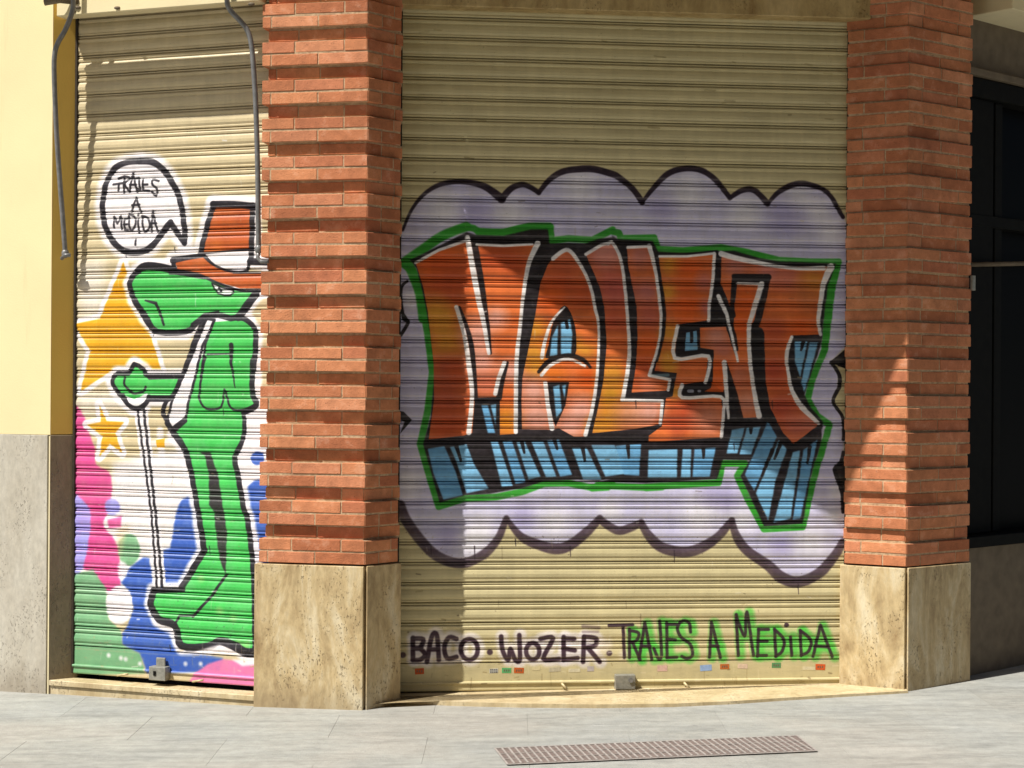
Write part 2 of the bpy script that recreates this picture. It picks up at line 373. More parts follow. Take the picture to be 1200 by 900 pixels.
# ------------------------------------------------------------------ paint on the shutters: a small rasteriser working in metres on the shutter
class Canvas:
    def __init__(s, p, u, n, u0, u1, z0, z1, base, res=520):
        s.p, s.u, s.n, s.u0, s.z1, s.res = p, u, n, u0, z1, res
        s.w, s.h = int((u1-u0)*res), int((z1-z0)*res); s.z0 = z0
        s.size = (s.w/res, s.h/res); s.zt = z1
        s.img = np.empty((s.h, s.w, 3), np.float32); s.img[:] = np.array(base)/255.
        s.clip = None
        fine = np.random.rand(s.h, s.w).astype(np.float32)
        mid = s.blur(np.random.rand(s.h, s.w).astype(np.float32), 3); mid = (mid-mid.mean())/mid.std()
        low = s.blur(np.random.rand(s.h, s.w).astype(np.float32), 16); low = (low-low.mean())/low.std()
        s.cover = np.clip(.965+.022*mid+.03*low-.05*(fine > .93), .7, 1.0)
        yy = np.arange(s.h)/res; s.cover = s.cover*np.clip(1-.16*((((s.z1-yy)+.5) % .0979) < .006), 0, 1)[:, None].astype(np.float32)
    def tx(s, pts):
        out = []
        for x, y in pts:
            q = on_plane(x, y, s.p, s.n); out.append((((q.x-s.p.x)*s.u.x+(q.y-s.p.y)*s.u.y-s.u0)*s.res, (s.z1-q.z)*s.res))
        return out
    def k(s): return s.res*8.3/F     # texture pixels per photo pixel
    def mask_poly(s, pts):
        T = np.array(s.tx(pts)); SS = 3
        m = np.zeros((s.h, s.w), np.float32)
        y0 = max(0, int(T[:, 1].min())); y1 = min(s.h-1, int(T[:, 1].max())+1)
        A, B = T, np.roll(T, -1, 0)
        for yi in range(y0, y1+1):
            row = np.zeros(s.w+1, np.float32)
            for k in range(SS):
                yy = yi+(k+.5)/SS
                c = (A[:, 1] > yy) != (B[:, 1] > yy)
                if not c.any(): continue
                a, b = A[c], B[c]
                xx = np.sort(a[:, 0]+(yy-a[:, 1])/(b[:, 1]-a[:, 1])*(b[:, 0]-a[:, 0]))
                for x0, x1 in zip(xx[::2], xx[1::2]):
                    x0, x1 = max(0, x0), min(s.w, x1)
                    if x1 <= x0: continue
                    i0, i1 = int(x0), int(min(x1, s.w-1e-3))
                    if i0 == i1: m[yi, i0] += (x1-x0)/SS
                    else:
                        m[yi, i0] += (i0+1-x0)/SS; m[yi, i1] += (x1-i1)/SS; m[yi, i0+1:i1] += 1/SS
        return m
    def put(s, m, col, op=1.0, box=None):
        if s.clip is not None: m = m*(s.clip if box is None else s.clip[box])
        m = m*(s.cover if box is None else s.cover[box])
        a = (m*op)[..., None]; c = np.array(col, np.float32)/255.
        if box is None: s.img = s.img*(1-a)+c*a
        else: s.img[box] = s.img[box]*(1-a)+c*a
    def blur(s, m, r):
        r = max(1, int(r))
        for _ in range(2):
            for ax in (0, 1):
                c = np.cumsum(np.pad(m, [(r+1, r) if a == ax else (0, 0) for a in (0, 1)], mode='edge'), axis=ax)
                n = m.shape[ax]
                hi = np.take(c, np.arange(2*r+1, 2*r+1+n), axis=ax); lo = np.take(c, np.arange(0, n), axis=ax)
                m = (hi-lo)/(2*r+1)
        return m
    def poly(s, pts, col, op=1.0, soft=0, smooth=0):
        if smooth: pts = [tuple(p) for p in catmull(pts, smooth, True)]
        m = s.mask_poly(pts)
        if soft: m = s.blur(m, soft*s.k())
        s.put(m, col, op)
    def mask_stroke(s, pts, wd, soft=.8, smooth=5, closed=False):
        T = s.tx([tuple(p) for p in (catmull(pts, smooth, closed) if smooth and len(pts) > 2 else pts)])
        if closed: T = T+[T[0]]
        K = s.k(); n = len(T)
        W = np.interp(np.linspace(0, 1, n), np.linspace(0, 1, len(wd)), wd)*K/2 if hasattr(wd, '__len__') else np.full(n, wd*K/2)
        so = max(.6, soft*K)
        R = W.max()+so+1
        xs_, ys_ = [t[0] for t in T], [t[1] for t in T]
        bx0, bx1 = max(0, int(min(xs_)-R)), min(s.w, int(max(xs_)+R)+2)
        by0, by1 = max(0, int(min(ys_)-R)), min(s.h, int(max(ys_)+R)+2)
        if bx1 <= bx0 or by1 <= by0: return None, None
        m = np.zeros((by1-by0, bx1-bx0), np.float32)
        if n == 1: T = T*2; W = np.array([W[0]]*2); n = 2
        for i in range(n-1):
            (xa, ya), (xb, yb) = T[i], T[i+1]
            cx0, cx1 = max(bx0, int(min(xa, xb)-R)), min(bx1, int(max(xa, xb)+R)+2)
            cy0, cy1 = max(by0, int(min(ya, yb)-R)), min(by1, int(max(ya, yb)+R)+2)
            if cx1 <= cx0 or cy1 <= cy0: continue
            X = np.arange(cx0, cx1)[None, :]+.5; Y = np.arange(cy0, cy1)[:, None]+.5
            dx, dy = xb-xa, yb-ya; L2 = dx*dx+dy*dy+1e-9
            t = np.clip(((X-xa)*dx+(Y-ya)*dy)/L2, 0, 1)
            d = np.sqrt((X-xa-t*dx)**2+(Y-ya-t*dy)**2); r = W[i]+(W[i+1]-W[i])*t
            a = np.clip((r-d)/so+.5, 0, 1)
            sl = (slice(cy0-by0, cy1-by0), slice(cx0-bx0, cx1-bx0))
            m[sl] = np.maximum(m[sl], a)
        return m, (slice(by0, by1), slice(bx0, bx1))
    def stroke(s, pts, wd, col, op=1.0, soft=.8, smooth=5, closed=False):
        m, b = s.mask_stroke(pts, wd, soft, smooth, closed)
        if m is not None: s.put(m, col, op, b)
    def blob(s, x, y, r, col, op=.8):
        s.stroke([(x, y), (x+.1, y)], r*1.25, col, op, soft=r*.8, smooth=0)
    def oval(s, x, y, rx, ry, n=20): return [(x+rx*math.cos(2*math.pi*i/n), y+ry*math.sin(2*math.pi*i/n)) for i in range(n)]
    def image(s, name):
        im = bpy.data.images.new(name, s.w, s.h, alpha=False)
        a = np.ones((s.h, s.w, 4), np.float32); a[..., :3] = np.clip(s.img[::-1], 0, 1)
        im.pixels.foreach_set(a.ravel()); im.update(); im.pack(); return im
def Z(x0, y0, sc): return lambda *p: [(x0+x/sc, y0+y/sc) for x, y in zip(p[::2], p[1::2])]
A, B, C, D, E, F_ = Z(460, 180, 4.615), Z(700, 180, 4), Z(460, 360, 4.615), Z(700, 360, 4), Z(460, 500, 4.615), Z(700, 500, 4)
TG, TH = Z(460, 710, 4.615), Z(700, 700, 4)

Z_TOP = 3.62
cv = Canvas(SH_L, uB, nB, -.06, (SH_R-SH_L).length+.06, 0.0, Z_TOP, (203, 190, 146))
BLK = (34, 28, 30)
def big_piece(c):
    lav = (199, 194, 221)
    cloud = (A(55, 410, 100, 310, 165, 225, 250, 165, 340, 150, 430, 155, 510, 185, 590, 245, 640, 190, 700, 165, 750, 185, 790, 215, 850, 140, 920, 95, 1000, 78, 1090, 80, 1190, 110)
             + B(100, 110, 160, 160, 210, 230, 260, 165, 330, 95, 410, 68, 490, 78, 560, 130, 620, 210, 680, 170, 730, 170, 800, 235, 850, 180, 930, 140, 1000, 145, 1080, 180, 1150, 295)
             + [(992, 262), (992, 405)] + D(1095, 255, 1130, 320, 1125, 390, 1105, 440, 1150, 520, 1158, 620) + F_(1150, 150, 1112, 200, 1145, 290, 1165, 400, 1160, 520, 1120, 600, 1040, 690, 940, 735, 860, 710, 800, 650, 700, 580, 650, 510, 630, 440, 560, 530, 480, 575, 400, 590, 300, 570, 240, 510, 205, 450, 150, 480, 90, 490, 20, 440)
             + E(1125, 490, 1060, 570, 960, 650, 880, 670, 780, 640, 690, 590, 615, 490, 570, 610, 500, 690, 400, 740, 310, 735, 220, 690, 140, 610, 70, 500, 30, 420) + [(466, 480), (466, 280)])
    c.poly(cloud, lav, 1, soft=1)
    c.clip = c.mask_poly(cloud)
    for p, r in ((A(270, 300), 30), (A(640, 320), 26), (A(1010, 170), 32), (B(420, 180), 34), (B(690, 275), 30), (B(940, 210), 26), (B(1090, 370), 24), (B(1040, 270), 20), (A(100, 800), 16),
                 (E(90, 300), 26), (E(470, 560), 30), (E(880, 520), 30), (F_(60, 390), 20), (F_(480, 420), 34), (F_(680, 440), 24), (F_(1000, 540), 32), (F_(1120, 420), 18), (F_(1120, 300), 14), (E(420, 640), 26)):
        c.blob(p[0][0], p[0][1], r, (232, 228, 228), .7)
    for p, r in ((F_(600, 330), 22), (F_(520, 320), 18), (E(700, 480), 20), (A(450, 330), 24), (B(300, 260), 26), (B(880, 300), 30), (F_(860, 560), 20), (E(300, 600), 22)):
        c.blob(p[0][0], p[0][1], r, (160, 150, 196), .55)
    c.clip = None
    # outline above
    for pts, wd in ((A(55, 415, 100, 310, 165, 225, 250, 170, 340, 152, 430, 158, 510, 185, 590, 245), (3, 4, 6, 7, 10)), (A(590, 245, 640, 190, 700, 167, 750, 185, 790, 212), (8, 7, 6, 6)),
                    (A(790, 212, 850, 140, 920, 98, 1000, 85, 1090, 85, 1190, 112)+B(100, 112, 160, 160, 210, 228), (5, 7, 8, 8, 7, 7)),
                    (B(210, 228, 260, 165, 330, 95, 410, 70, 490, 80, 560, 130, 620, 208), (4, 7, 7, 6)), (B(620, 208, 680, 172, 735, 172, 798, 235), (5, 7, 7)),
                    (B(798, 235, 850, 180, 930, 142, 1000, 147, 1080, 185, 1150, 298), (4, 7, 6, 5))):
        c.stroke(pts, wd, (38, 26, 38), .96, soft=1.3)
    # outline below: softer and brownish
    for pts, wd in ((E(615, 495, 570, 605, 500, 685, 400, 735, 310, 730, 220, 685, 140, 600, 70, 500, 40, 425), (7, 11, 12, 12, 12)), (E(615, 495, 690, 590, 780, 635, 880, 660, 960, 640, 1060, 560, 1120, 495), (5, 11, 13, 12, 8)),
                    (F_(10, 435, 90, 485, 150, 475, 205, 450), (9, 10, 10, 8)), (F_(205, 450, 240, 510, 300, 565, 400, 588, 480, 570, 560, 520, 630, 440), (8, 12, 13, 12, 8)),
                    (F_(630, 440, 650, 510, 700, 580, 800, 650, 860, 705, 940, 728, 1040, 685, 1115, 600, 1150, 540), (7, 11, 12, 14, 13, 12, 9))):
        c.stroke(pts, wd, (74, 58, 66), .93, soft=2)
    # edge notches
    c.poly(D(1165, 195, 1090, 255, 1130, 275, 1165, 290), BLK); c.stroke(D(1095, 258, 1130, 310, 1135, 370, 1105, 440, 1150, 520, 1152, 620), (4, 5, 4, 4), BLK)
    c.stroke(F_(1152, 120, 1140, 170, 1112, 205, 1145, 300, 1150, 400), (4, 5, 5, 4), BLK); c.poly(F_(1112, 205, 1165, 150, 1165, 400, 1150, 370), BLK, .9)
    c.stroke(A(80, 690, 50, 720, 45, 790, 60, 890)+C(85, 80, 45, 150), (3, 4, 4), BLK)
    c.stroke(C(35, 20, 60, 40, 85, 80), 3, BLK); c.poly(C(30, 560, 60, 565, 105, 610, 40, 685, 65, 620, 30, 600), BLK, .95)
    # green outline
    gr = (52, 150, 44)
    gp = (A(55, 595, 160, 520, 270, 450, 390, 395, 440, 405, 470, 425, 600, 425, 740, 392, 850, 392, 860, 470, 950, 460, 1080, 468, 1190, 412) + B(70, 365, 100, 372, 110, 398, 265, 395, 285, 448, 400, 455, 580, 440, 700, 462, 850, 500, 1000, 508, 1130, 508)
          + B(1110, 580, 1085, 700, 1075, 780) + D(1075, 80, 1065, 200, 1010, 330, 985, 430, 1030, 510, 1088, 550, 1045, 700) + F_(1030, 180, 1000, 300, 962, 470, 780, 480, 700, 330, 655, 230, 692, 172, 585, 172, 568, 262, 400, 272, 220, 285, 0, 275)
          + E(1190, 310, 1080, 330, 950, 305, 820, 308, 700, 352, 560, 380, 390, 388, 250, 432, 200, 270, 150, 95) + C(190, 560, 215, 350, 190, 150, 165, 0) + A(140, 740, 110, 640, 55, 595))
    c.stroke(gp, 8, gr, 1, soft=1.5, smooth=0)
    c.stroke(A(60, 590, 160, 520, 270, 445, 400, 395), 11, gr, 1, soft=2); c.stroke(A(470, 425, 600, 430, 740, 400, 850, 400), 10, gr, 1, soft=2)
    c.stroke(A(80, 590, 110, 650, 150, 760, 168, 890), 12, gr, 1, soft=2); c.stroke(B(1120, 530, 1095, 640, 1080, 780)+D(1065, 200), (10, 10, 8), gr, 1, soft=1.5)
    for p in (E(1080, 330), F_(230, 285)): c.stroke([p[0], (p[0][0]+18, p[0][1]-1)], 9, gr, 1, soft=1.5, smooth=0)
    # black mass of the letters and their block shadow
    mass = (A(95, 575, 250, 500, 400, 425, 450, 440, 600, 445, 750, 410, 840, 410, 850, 488, 950, 485, 1040, 488, 1110, 462, 1190, 452) + B(65, 383, 95, 400, 260, 410, 285, 460, 400, 465, 560, 460, 640, 455, 760, 490, 850, 505, 1120, 515, 1080, 620, 1060, 780)
            + D(1052, 160, 1030, 230, 970, 410, 1000, 470, 1060, 540, 1050, 580) + F_(1050, 70, 1000, 230, 962, 455, 780, 466, 670, 230, 715, 158, 588, 155, 560, 245, 220, 265, 0, 255)
            + E(1190, 280, 1130, 295, 1000, 287, 820, 295, 700, 332, 530, 362, 390, 370, 255, 412, 165, 95) + C(205, 600, 228, 350, 205, 150, 180, 0) + A(160, 740, 130, 620))
    c.poly(mass, BLK, 1, soft=.5)
    # blue block shadow
    blue = (126, 184, 220); b2 = (108, 168, 210)
    blues = [E(190, 120, 280, 105, 340, 240, 380, 370, 275, 395, 220, 250), E(310, 110, 400, 95, 440, 200, 520, 335, 400, 360, 345, 190), E(530, 80, 570, 80, 650, 320, 590, 325), E(595, 80, 645, 75, 720, 300, 665, 310),
             E(670, 85, 715, 80, 800, 270, 735, 285), E(750, 80, 815, 78, 885, 270, 830, 275), E(835, 75, 900, 70, 970, 260, 905, 270), E(970, 115, 1050, 115, 1130, 285, 1030, 285), E(1075, 100, 1200, 100, 1290, 250, 1150, 270),
             F_(85, 90, 205, 80, 195, 230, 125, 225), F_(240, 110, 375, 105, 372, 240, 235, 240), F_(400, 105, 440, 105, 435, 238, 390, 238), F_(455, 105, 555, 98, 525, 235, 445, 235),
             F_(630, 15, 690, 5, 655, 125, 605, 125), F_(700, 5, 765, 0, 720, 130, 665, 130), F_(800, -28, 840, 48, 735, 300, 690, 225), F_(850, 62, 888, 105, 835, 250, 800, 440, 742, 312), F_(915, 120, 950, 110, 905, 430, 825, 450), F_(965, 110, 1032, 60, 950, 430, 915, 435),
             D(925, 160, 985, 160, 950, 330, 925, 250), D(995, 165, 1035, 165, 970, 400, 955, 350), C(480, 530, 515, 530, 555, 680, 515, 680), C(530, 530, 560, 525, 558, 640)]
    for i, p in enumerate(blues): c.poly(p, blue if i % 3 else b2, 1, soft=.5)
    for p in (E(345, 105, 370, 185), E(700, 85, 712, 140), E(875, 70, 890, 120), E(1028, 115, 1040, 185), F_(143, 90, 147, 145), F_(497, 100, 497, 145), F_(720, 8, 718, 30), F_(860, 75, 830, 150), F_(995, 95, 985, 170), F_(820, 110, 770, 230), D(965, 165, 955, 200)):
        c.stroke(p, (5, 3), BLK, 1, smooth=0)
    # letters
    letters = [
        A(125, 590, 250, 520, 395, 470, 450, 490, 560, 500, 765, 490, 720, 650, 695, 890) + C(680, 200, 665, 450, 660, 685, 580, 690, 580, 485, 445, 490, 430, 680, 380, 695, 195, 715, 225, 500, 222, 300, 205, 150, 190, 20) + A(165, 720),
        A(865, 570, 920, 520, 960, 520, 1010, 590, 1060, 690, 1110, 880) + C(1120, 200, 1105, 400, 1060, 600, 1035, 700, 980, 700, 900, 655, 870, 662, 700, 660, 697, 500, 702, 380, 740, 200, 770, 50) + A(800, 700, 840, 600),
        A(1045, 545, 1130, 492, 1190, 475) + B(75, 415, 110, 500, 135, 650, 148, 780) + D(150, 200, 140, 300, 115, 430, 310, 440, 295, 548, 180, 570, 0, 588) + C(1080, 680, 1110, 550, 1140, 400, 1158, 200, 1145, 0) + A(1120, 720, 1060, 580),
        B(138, 440, 245, 430, 270, 530, 295, 680, 300, 780) + D(290, 150, 270, 230, 240, 320, 340, 335, 332, 390, 160, 400, 180, 280, 188, 150, 184, 0) + B(170, 650, 145, 530),
        B(288, 480, 400, 482, 556, 465, 545, 600, 530, 700, 522, 780) + D(520, 62, 380, 80, 360, 240, 520, 230, 505, 350, 392, 362, 390, 430, 580, 420, 590, 500, 575, 610, 240, 632, 240, 602, 302, 558, 322, 425, 352, 418, 372, 308, 268, 298, 292, 200, 314, 100, 312, 0) + B(305, 640),
        B(578, 475, 700, 505, 800, 530, 1105, 530, 1060, 640, 1040, 780) + D(1035, 100, 1045, 128, 915, 132, 890, 200, 890, 280, 910, 380, 960, 460, 1045, 545, 920, 640, 870, 590, 810, 470, 788, 340, 782, 120, 756, 112, 764, 0) + B(802, 600, 800, 572, 640, 566, 632, 600, 634, 745, 575, 600),
        B(655, 612, 772, 612, 735, 780) + D(715, 100, 720, 250, 740, 420, 765, 515, 670, 520, 640, 400, 608, 255, 660, 255, 640, 130, 640, 20),
        D(480, 90, 600, 88, 655, 255, 600, 262, 605, 400, 590, 405, 500, 392, 540, 350, 545, 200, 480, 190) + [],
    ]
    cl = np.zeros((c.h, c.w), np.float32)
    for p in letters: cl = np.maximum(cl, np.clip(c.mask_poly(p), 0, 1))
    c.put(cl, (212, 106, 52))
    c.clip = cl
    red, org, pink, yel, brn, hot = (190, 80, 38), (226, 116, 58), (232, 170, 152), (216, 148, 50), (172, 76, 46), (220, 94, 30)
    for p, r, col in ((A(250, 600), 40, hot), (A(330, 700), 40, red), (A(560, 560), 40, red), (A(640, 600), 30, red), (A(560, 740), 34, org), (A(640, 820), 30, org), (A(470, 800), 26, org), (A(230, 860), 26, yel), (C(270, 80), 28, yel), (C(290, 200), 26, yel), (C(300, 330), 26, brn), (C(280, 500), 40, brn), (C(300, 640), 34, red), (C(350, 350), 18, red),
                      (C(470, 150), 30, pink), (C(480, 300), 26, pink), (C(610, 100), 26, org), (C(600, 200), 24, org), (C(640, 350), 22, pink), (C(500, 420), 26, (214, 120, 90)), (C(640, 480), 20, org), (C(620, 620), 26, (230, 148, 40)), (C(560, 60), 20, pink),
                      (A(930, 620), 28, (196, 100, 66)), (A(900, 720), 36, red), (A(1040, 760), 24, red), (A(860, 780), 22, hot), (C(770, 120), 20, yel), (C(760, 250), 22, yel), (C(1030, 220), 22, yel), (C(1060, 150), 16, org), (C(780, 330), 20, yel), (C(950, 350), 30, org), (C(870, 370), 22, (232, 120, 40)), (C(760, 450), 26, pink), (C(780, 600), 34, pink), (C(1030, 450), 26, org), (C(1020, 560), 28, pink), (C(960, 650), 26, pink), (C(1060, 380), 18, hot),
                      (A(1120, 560), 24, (190, 110, 96)), (A(1170, 520), 20, pink), (A(1180, 700), 30, (186, 90, 70)), (B(60, 480), 24, (200, 124, 108)), (B(90, 650), 30, (186, 90, 76)), (D(80, 60), 24, (190, 84, 56)), (D(80, 180), 24, org), (D(70, 320), 26, yel), (D(60, 420), 26, (200, 140, 40)), (D(60, 530), 24, yel), (D(160, 500), 30, (216, 150, 112)), (D(250, 490), 24, pink), (D(0, 560), 20, yel),
                      (B(200, 480), 22, (196, 120, 108)), (B(230, 650), 24, (190, 112, 104)), (D(240, 40), 24, (184, 90, 72)), (D(230, 180), 24, hot), (D(210, 300), 26, red), (D(240, 370), 20, (206, 118, 84)),
                      (B(340, 520), 18, yel), (B(330, 650), 16, yel), (B(430, 560), 26, hot), (B(430, 700), 26, hot), (B(500, 600), 16, (196, 110, 96)), (B(510, 720), 14, (196, 110, 96)), (D(420, 40), 22, hot), (D(340, 120), 18, yel), (D(330, 240), 18, yel), (D(440, 290), 24, org), (D(340, 280), 14, yel), (D(370, 400), 12, yel), (D(420, 500), 26, (186, 76, 44)), (D(350, 560), 24, (190, 84, 50)), (D(520, 530), 30, (206, 130, 104)), (D(300, 600), 18, org),
                      (B(650, 520), 24, (196, 124, 110)), (B(800, 550), 26, (198, 120, 106)), (B(900, 590), 26, (196, 110, 90)), (B(1010, 600), 26, (196, 126, 50)), (B(960, 680), 26, (196, 110, 60)), (B(870, 720), 26, org), (D(900, 60), 34, org), (D(950, 110), 24, hot), (D(830, 120), 24, (186, 80, 46)), (D(830, 300), 26, (178, 72, 46)), (D(870, 470), 28, (180, 76, 52)), (D(930, 560), 24, (196, 106, 84)), (D(1000, 540), 18, (200, 118, 98)),
                      (B(690, 690), 22, hot), (B(670, 760), 20, hot), (D(690, 100), 22, hot), (D(680, 220), 22, org), (D(660, 320), 22, (196, 110, 80)), (D(700, 450), 24, (206, 136, 112)), (D(560, 140), 20, (206, 138, 120)), (D(590, 200), 18, (200, 118, 96)), (D(570, 300), 20, hot), (D(540, 380), 16, hot)):
        c.blob(p[0][0], p[0][1], r, col, .92)
    c.clip = None
    # holes
    c.poly(C(828, 275, 845, 200, 872, 70, 930, -10, 975, 60, 992, 150, 985, 262, 900, 262), BLK, smooth=3); c.poly(C(838, 405, 955, 405, 935, 530, 882, 645, 850, 560), BLK)
    for p in (C(850, 265, 862, 160, 895, 95, 890, 258), C(910, 85, 960, 65, 972, 150, 965, 255, 910, 258), C(868, 430, 902, 420, 915, 560, 885, 600), C(916, 425, 938, 420, 930, 500)): c.poly(p, blue, 1, soft=.5)
    c.stroke(C(932, 40, 945, 110), 4, BLK, smooth=0)
    c.poly(D(385, 82, 480, 88, 482, 190, 545, 200, 545, 240, 500, 228, 375, 232), BLK); c.poly(D(415, 120, 465, 110, 470, 200, 410, 205), blue, .9); c.stroke(D(440, 110, 442, 160), 4, BLK, smooth=0)
    c.poly(D(400, 362, 520, 345, 600, 405, 560, 418, 400, 424), BLK); c.stroke(D(428, 393, 445, 393), 4, (150, 150, 160), smooth=0); c.stroke(D(475, 393, 480, 393), 3, (150, 150, 160), smooth=0)
    c.poly(D(500, 395, 590, 398, 590, 380, 540, 352, 530, 380), hot, .9); c.stroke(D(250, 322, 330, 318), 4, (110, 140, 150), .7, smooth=0)
    # black inner lines
    for p, wd in ((A(440, 478, 480, 700, 505, 890)+C(515, 110, 530, 250), (8, 7, 6, 3)), (C(362, 0, 425, 200, 448, 490), (3, 6, 6)), (C(622, 300, 592, 400, 575, 490), (3, 6, 7)), (C(790, 350, 850, 290, 950, 262, 1030, 285, 1070, 325), (4, 6, 6, 5, 3)),
                  (B(570, 470, 562, 600, 545, 780), (6, 8, 10)), (B(565, 600, 600, 720)+D(640, 130, 655, 200), (3, 5, 5, 3)), (B(640, 575, 800, 580), (6, 8)), (B(640, 578, 632, 700)+D(638, 40), 5), (D(598, 255, 640, 400, 668, 520), (4, 7, 8)), (B(800, 585, 775, 700, 750, 790)+D(735, 100, 730, 200, 745, 350), (6, 7, 8, 10, 12)),
                  (D(755, 120, 750, 250, 770, 400, 800, 520), (13, 14, 13, 10)), (D(600, 395, 612, 520), (5, 9)), (D(480, 90, 600, 85), 3), (B(300, 470, 400, 474, 560, 460), 4), (B(250, 425, 280, 540, 305, 690, 310, 780)+D(300, 150, 275, 250), (4, 6, 6, 6, 5))):
        c.stroke(p, wd, BLK, 1, soft=1)
    # white highlights
    for p, wd in ((A(125, 590, 250, 522, 390, 474), 3.5), (A(405, 455, 430, 600, 465, 790)+C(492, 80, 520, 250), (6, 7, 6, 4)), (A(455, 492, 600, 499, 755, 490), 3), (A(785, 485, 735, 600, 705, 780)+C(690, 100, 670, 300, 666, 675), (7, 5, 4, 5, 5)), (A(345, 830)+C(388, 150, 415, 330, 430, 480, 412, 678), (5, 5, 6, 5, 6)), (C(605, 300, 575, 380, 555, 468), 5),
                  (A(868, 568, 920, 528, 960, 528, 1020, 610, 1070, 720, 1098, 850)+C(1112, 80, 1115, 200, 1105, 380, 1080, 550, 1042, 690), (5, 5, 4, 4, 3, 4, 5)), (C(808, 270, 820, 200, 850, 100, 890, 40)+A(930, 832), (5, 4, 3, 2)), (C(805, 368, 860, 310, 950, 280, 1040, 318), (4, 4, 3)), (C(826, 410, 838, 520, 862, 655), (5, 5, 6)),
                  (A(1045, 545, 1130, 494, 1185, 478), 4), (B(50, 424, 72, 420, 110, 500, 130, 640, 142, 780)+D(150, 200, 140, 310, 118, 432), (4, 4, 4, 4, 5, 5)), (D(115, 434, 305, 440, 295, 545), 4), (B(142, 440, 243, 434), 3.5), (B(243, 434, 270, 540, 290, 680, 298, 780)+D(285, 180, 243, 318), (6, 4, 4, 3, 4)), (D(243, 320, 340, 340, 332, 388), 3.5),
                  (B(290, 482, 420, 482, 545, 468), 3), (B(548, 468, 540, 600, 525, 700, 522, 775)+D(520, 60), 4), (D(376, 88, 362, 238, 520, 230, 507, 352), 4.5), (D(397, 365, 397, 424, 578, 420, 590, 500, 580, 608), (5, 4, 4, 4)),
                  (B(566, 668, 600, 740)+D(612, 60, 658, 253), (5, 5, 4, 3)), (D(595, 258, 605, 400, 614, 520), (6, 5, 3)), (B(658, 608, 768, 612), 3), (B(770, 612, 730, 740)+D(710, 100, 715, 250, 735, 400, 757, 510), (7, 6, 5, 5, 7)),
                  (B(580, 470, 680, 497, 900, 536, 1060, 537), (7, 6, 4, 6)), (B(1095, 532, 1060, 610, 1040, 740)+D(1035, 60, 1045, 128), (9, 6, 5, 4)), (D(910, 140, 887, 220, 892, 290, 912, 390, 960, 470, 1038, 545), (4, 5, 4, 5, 7, 4))):
        c.stroke(p, wd, (236, 232, 230), 1, soft=1, smooth=4 if len(p) > 3 else 0)
def tags(c):
    wh, gr2, ink = (232, 224, 226), (84, 190, 70), (52, 32, 44)
    n = lambda f, *s_: [f(*q) for q in s_]
    def ell(f, x, y, rx, ry): return f(*sum(([x+rx*math.cos(a), y+ry*math.sin(a)] for a in np.linspace(0, 2*math.pi, 14)), []))
    baco = n(TG, (110, 172, 110, 292), (110, 176, 165, 180, 150, 225, 115, 230), (150, 230, 176, 262, 150, 290, 110, 292), (186, 302, 212, 165, 240, 160, 250, 292), (200, 235, 246, 235), (345, 178, 305, 170, 280, 222, 295, 282, 345, 275), (587, 165, 595, 240, 625, 292, 637, 232, 662, 290, 688, 290, 685, 158), (800, 178, 868, 175, 815, 285, 900, 286), (925, 168, 925, 292), (925, 175, 982, 178), (925, 230, 985, 240), (925, 290, 1000, 282), (1035, 168, 1030, 302), (1035, 166, 1100, 176, 1095, 215, 1042, 226), (1055, 226, 1120, 302)) + [ell(TG, 415, 235, 46, 56), ell(TG, 758, 245, 36, 44)]
    for p in baco: c.stroke([(x+1, y) for x, y in p], 15, wh, .75, soft=4, smooth=4)
    c.stroke(TG(1030, 110, 1115, 118), 4, (110, 90, 96), .6, smooth=0, soft=2); c.stroke(TG(1030, 140, 1110, 140), 3, (110, 90, 96), .5, smooth=0, soft=2)
    for p in baco: c.stroke(p, 5.4, ink, .95, soft=1.5, smooth=4 if len(p) > 3 else 0)
    for q in TG(55, 265, 525, 250, 1170, 255): c.stroke([q, (q[0]+.5, q[1])], 6.5, ink, .9, soft=1.5, smooth=0)
    traj = n(TH, (55, 132, 165, 128), (120, 135, 126, 282), (150, 150, 150, 282), (150, 155, 192, 166, 185, 200, 155, 210), (165, 212, 200, 292), (195, 286, 222, 120, 255, 290), (205, 228, 246, 228), (292, 110, 300, 268, 285, 286, 265, 240), (325, 120, 326, 282), (325, 126, 368, 126), (328, 195, 366, 200), (326, 282, 372, 280), (436, 162, 430, 120, 400, 110, 375, 140, 390, 185, 435, 220, 445, 270, 420, 286, 395, 276), (525, 280, 535, 118, 576, 282), (530, 226, 566, 228), (650, 80, 660, 272), (650, 84, 690, 182, 700, 68, 731, 272), (755, 150, 750, 276), (755, 150, 802, 150), (755, 206, 796, 206), (750, 272, 792, 272), (830, 150, 836, 276), (830, 150, 874, 198, 866, 250, 836, 276), (905, 185, 910, 272), (950, 155, 955, 272), (950, 155, 1000, 200, 990, 250, 955, 272), (1010, 276, 1045, 130, 1100, 278), (1020, 228, 1080, 232))
    for i, p in enumerate(traj):
        if i > 1: c.stroke([(x+3, y+.5) for x, y in p], 11, gr2, .8, soft=5, smooth=0)
    c.poly(TH(740, 130, 1090, 190, 1100, 270, 740, 275), gr2, .45, soft=6)
    for q, r in ((TH(30, 230), 12), (TH(40, 215), 10), (TH(120, 270), 8)): c.blob(q[0][0], q[0][1], r, (226, 214, 196), .7)
    for p in traj: c.stroke(p, 3.8, ink, .93, soft=1.2, smooth=4 if len(p) > 3 else 0)
    for q in TH(885, 130): c.stroke([q, (q[0]+.5, q[1])], 5.5, ink, .9, smooth=0)
big_piece(cv); tags(cv)
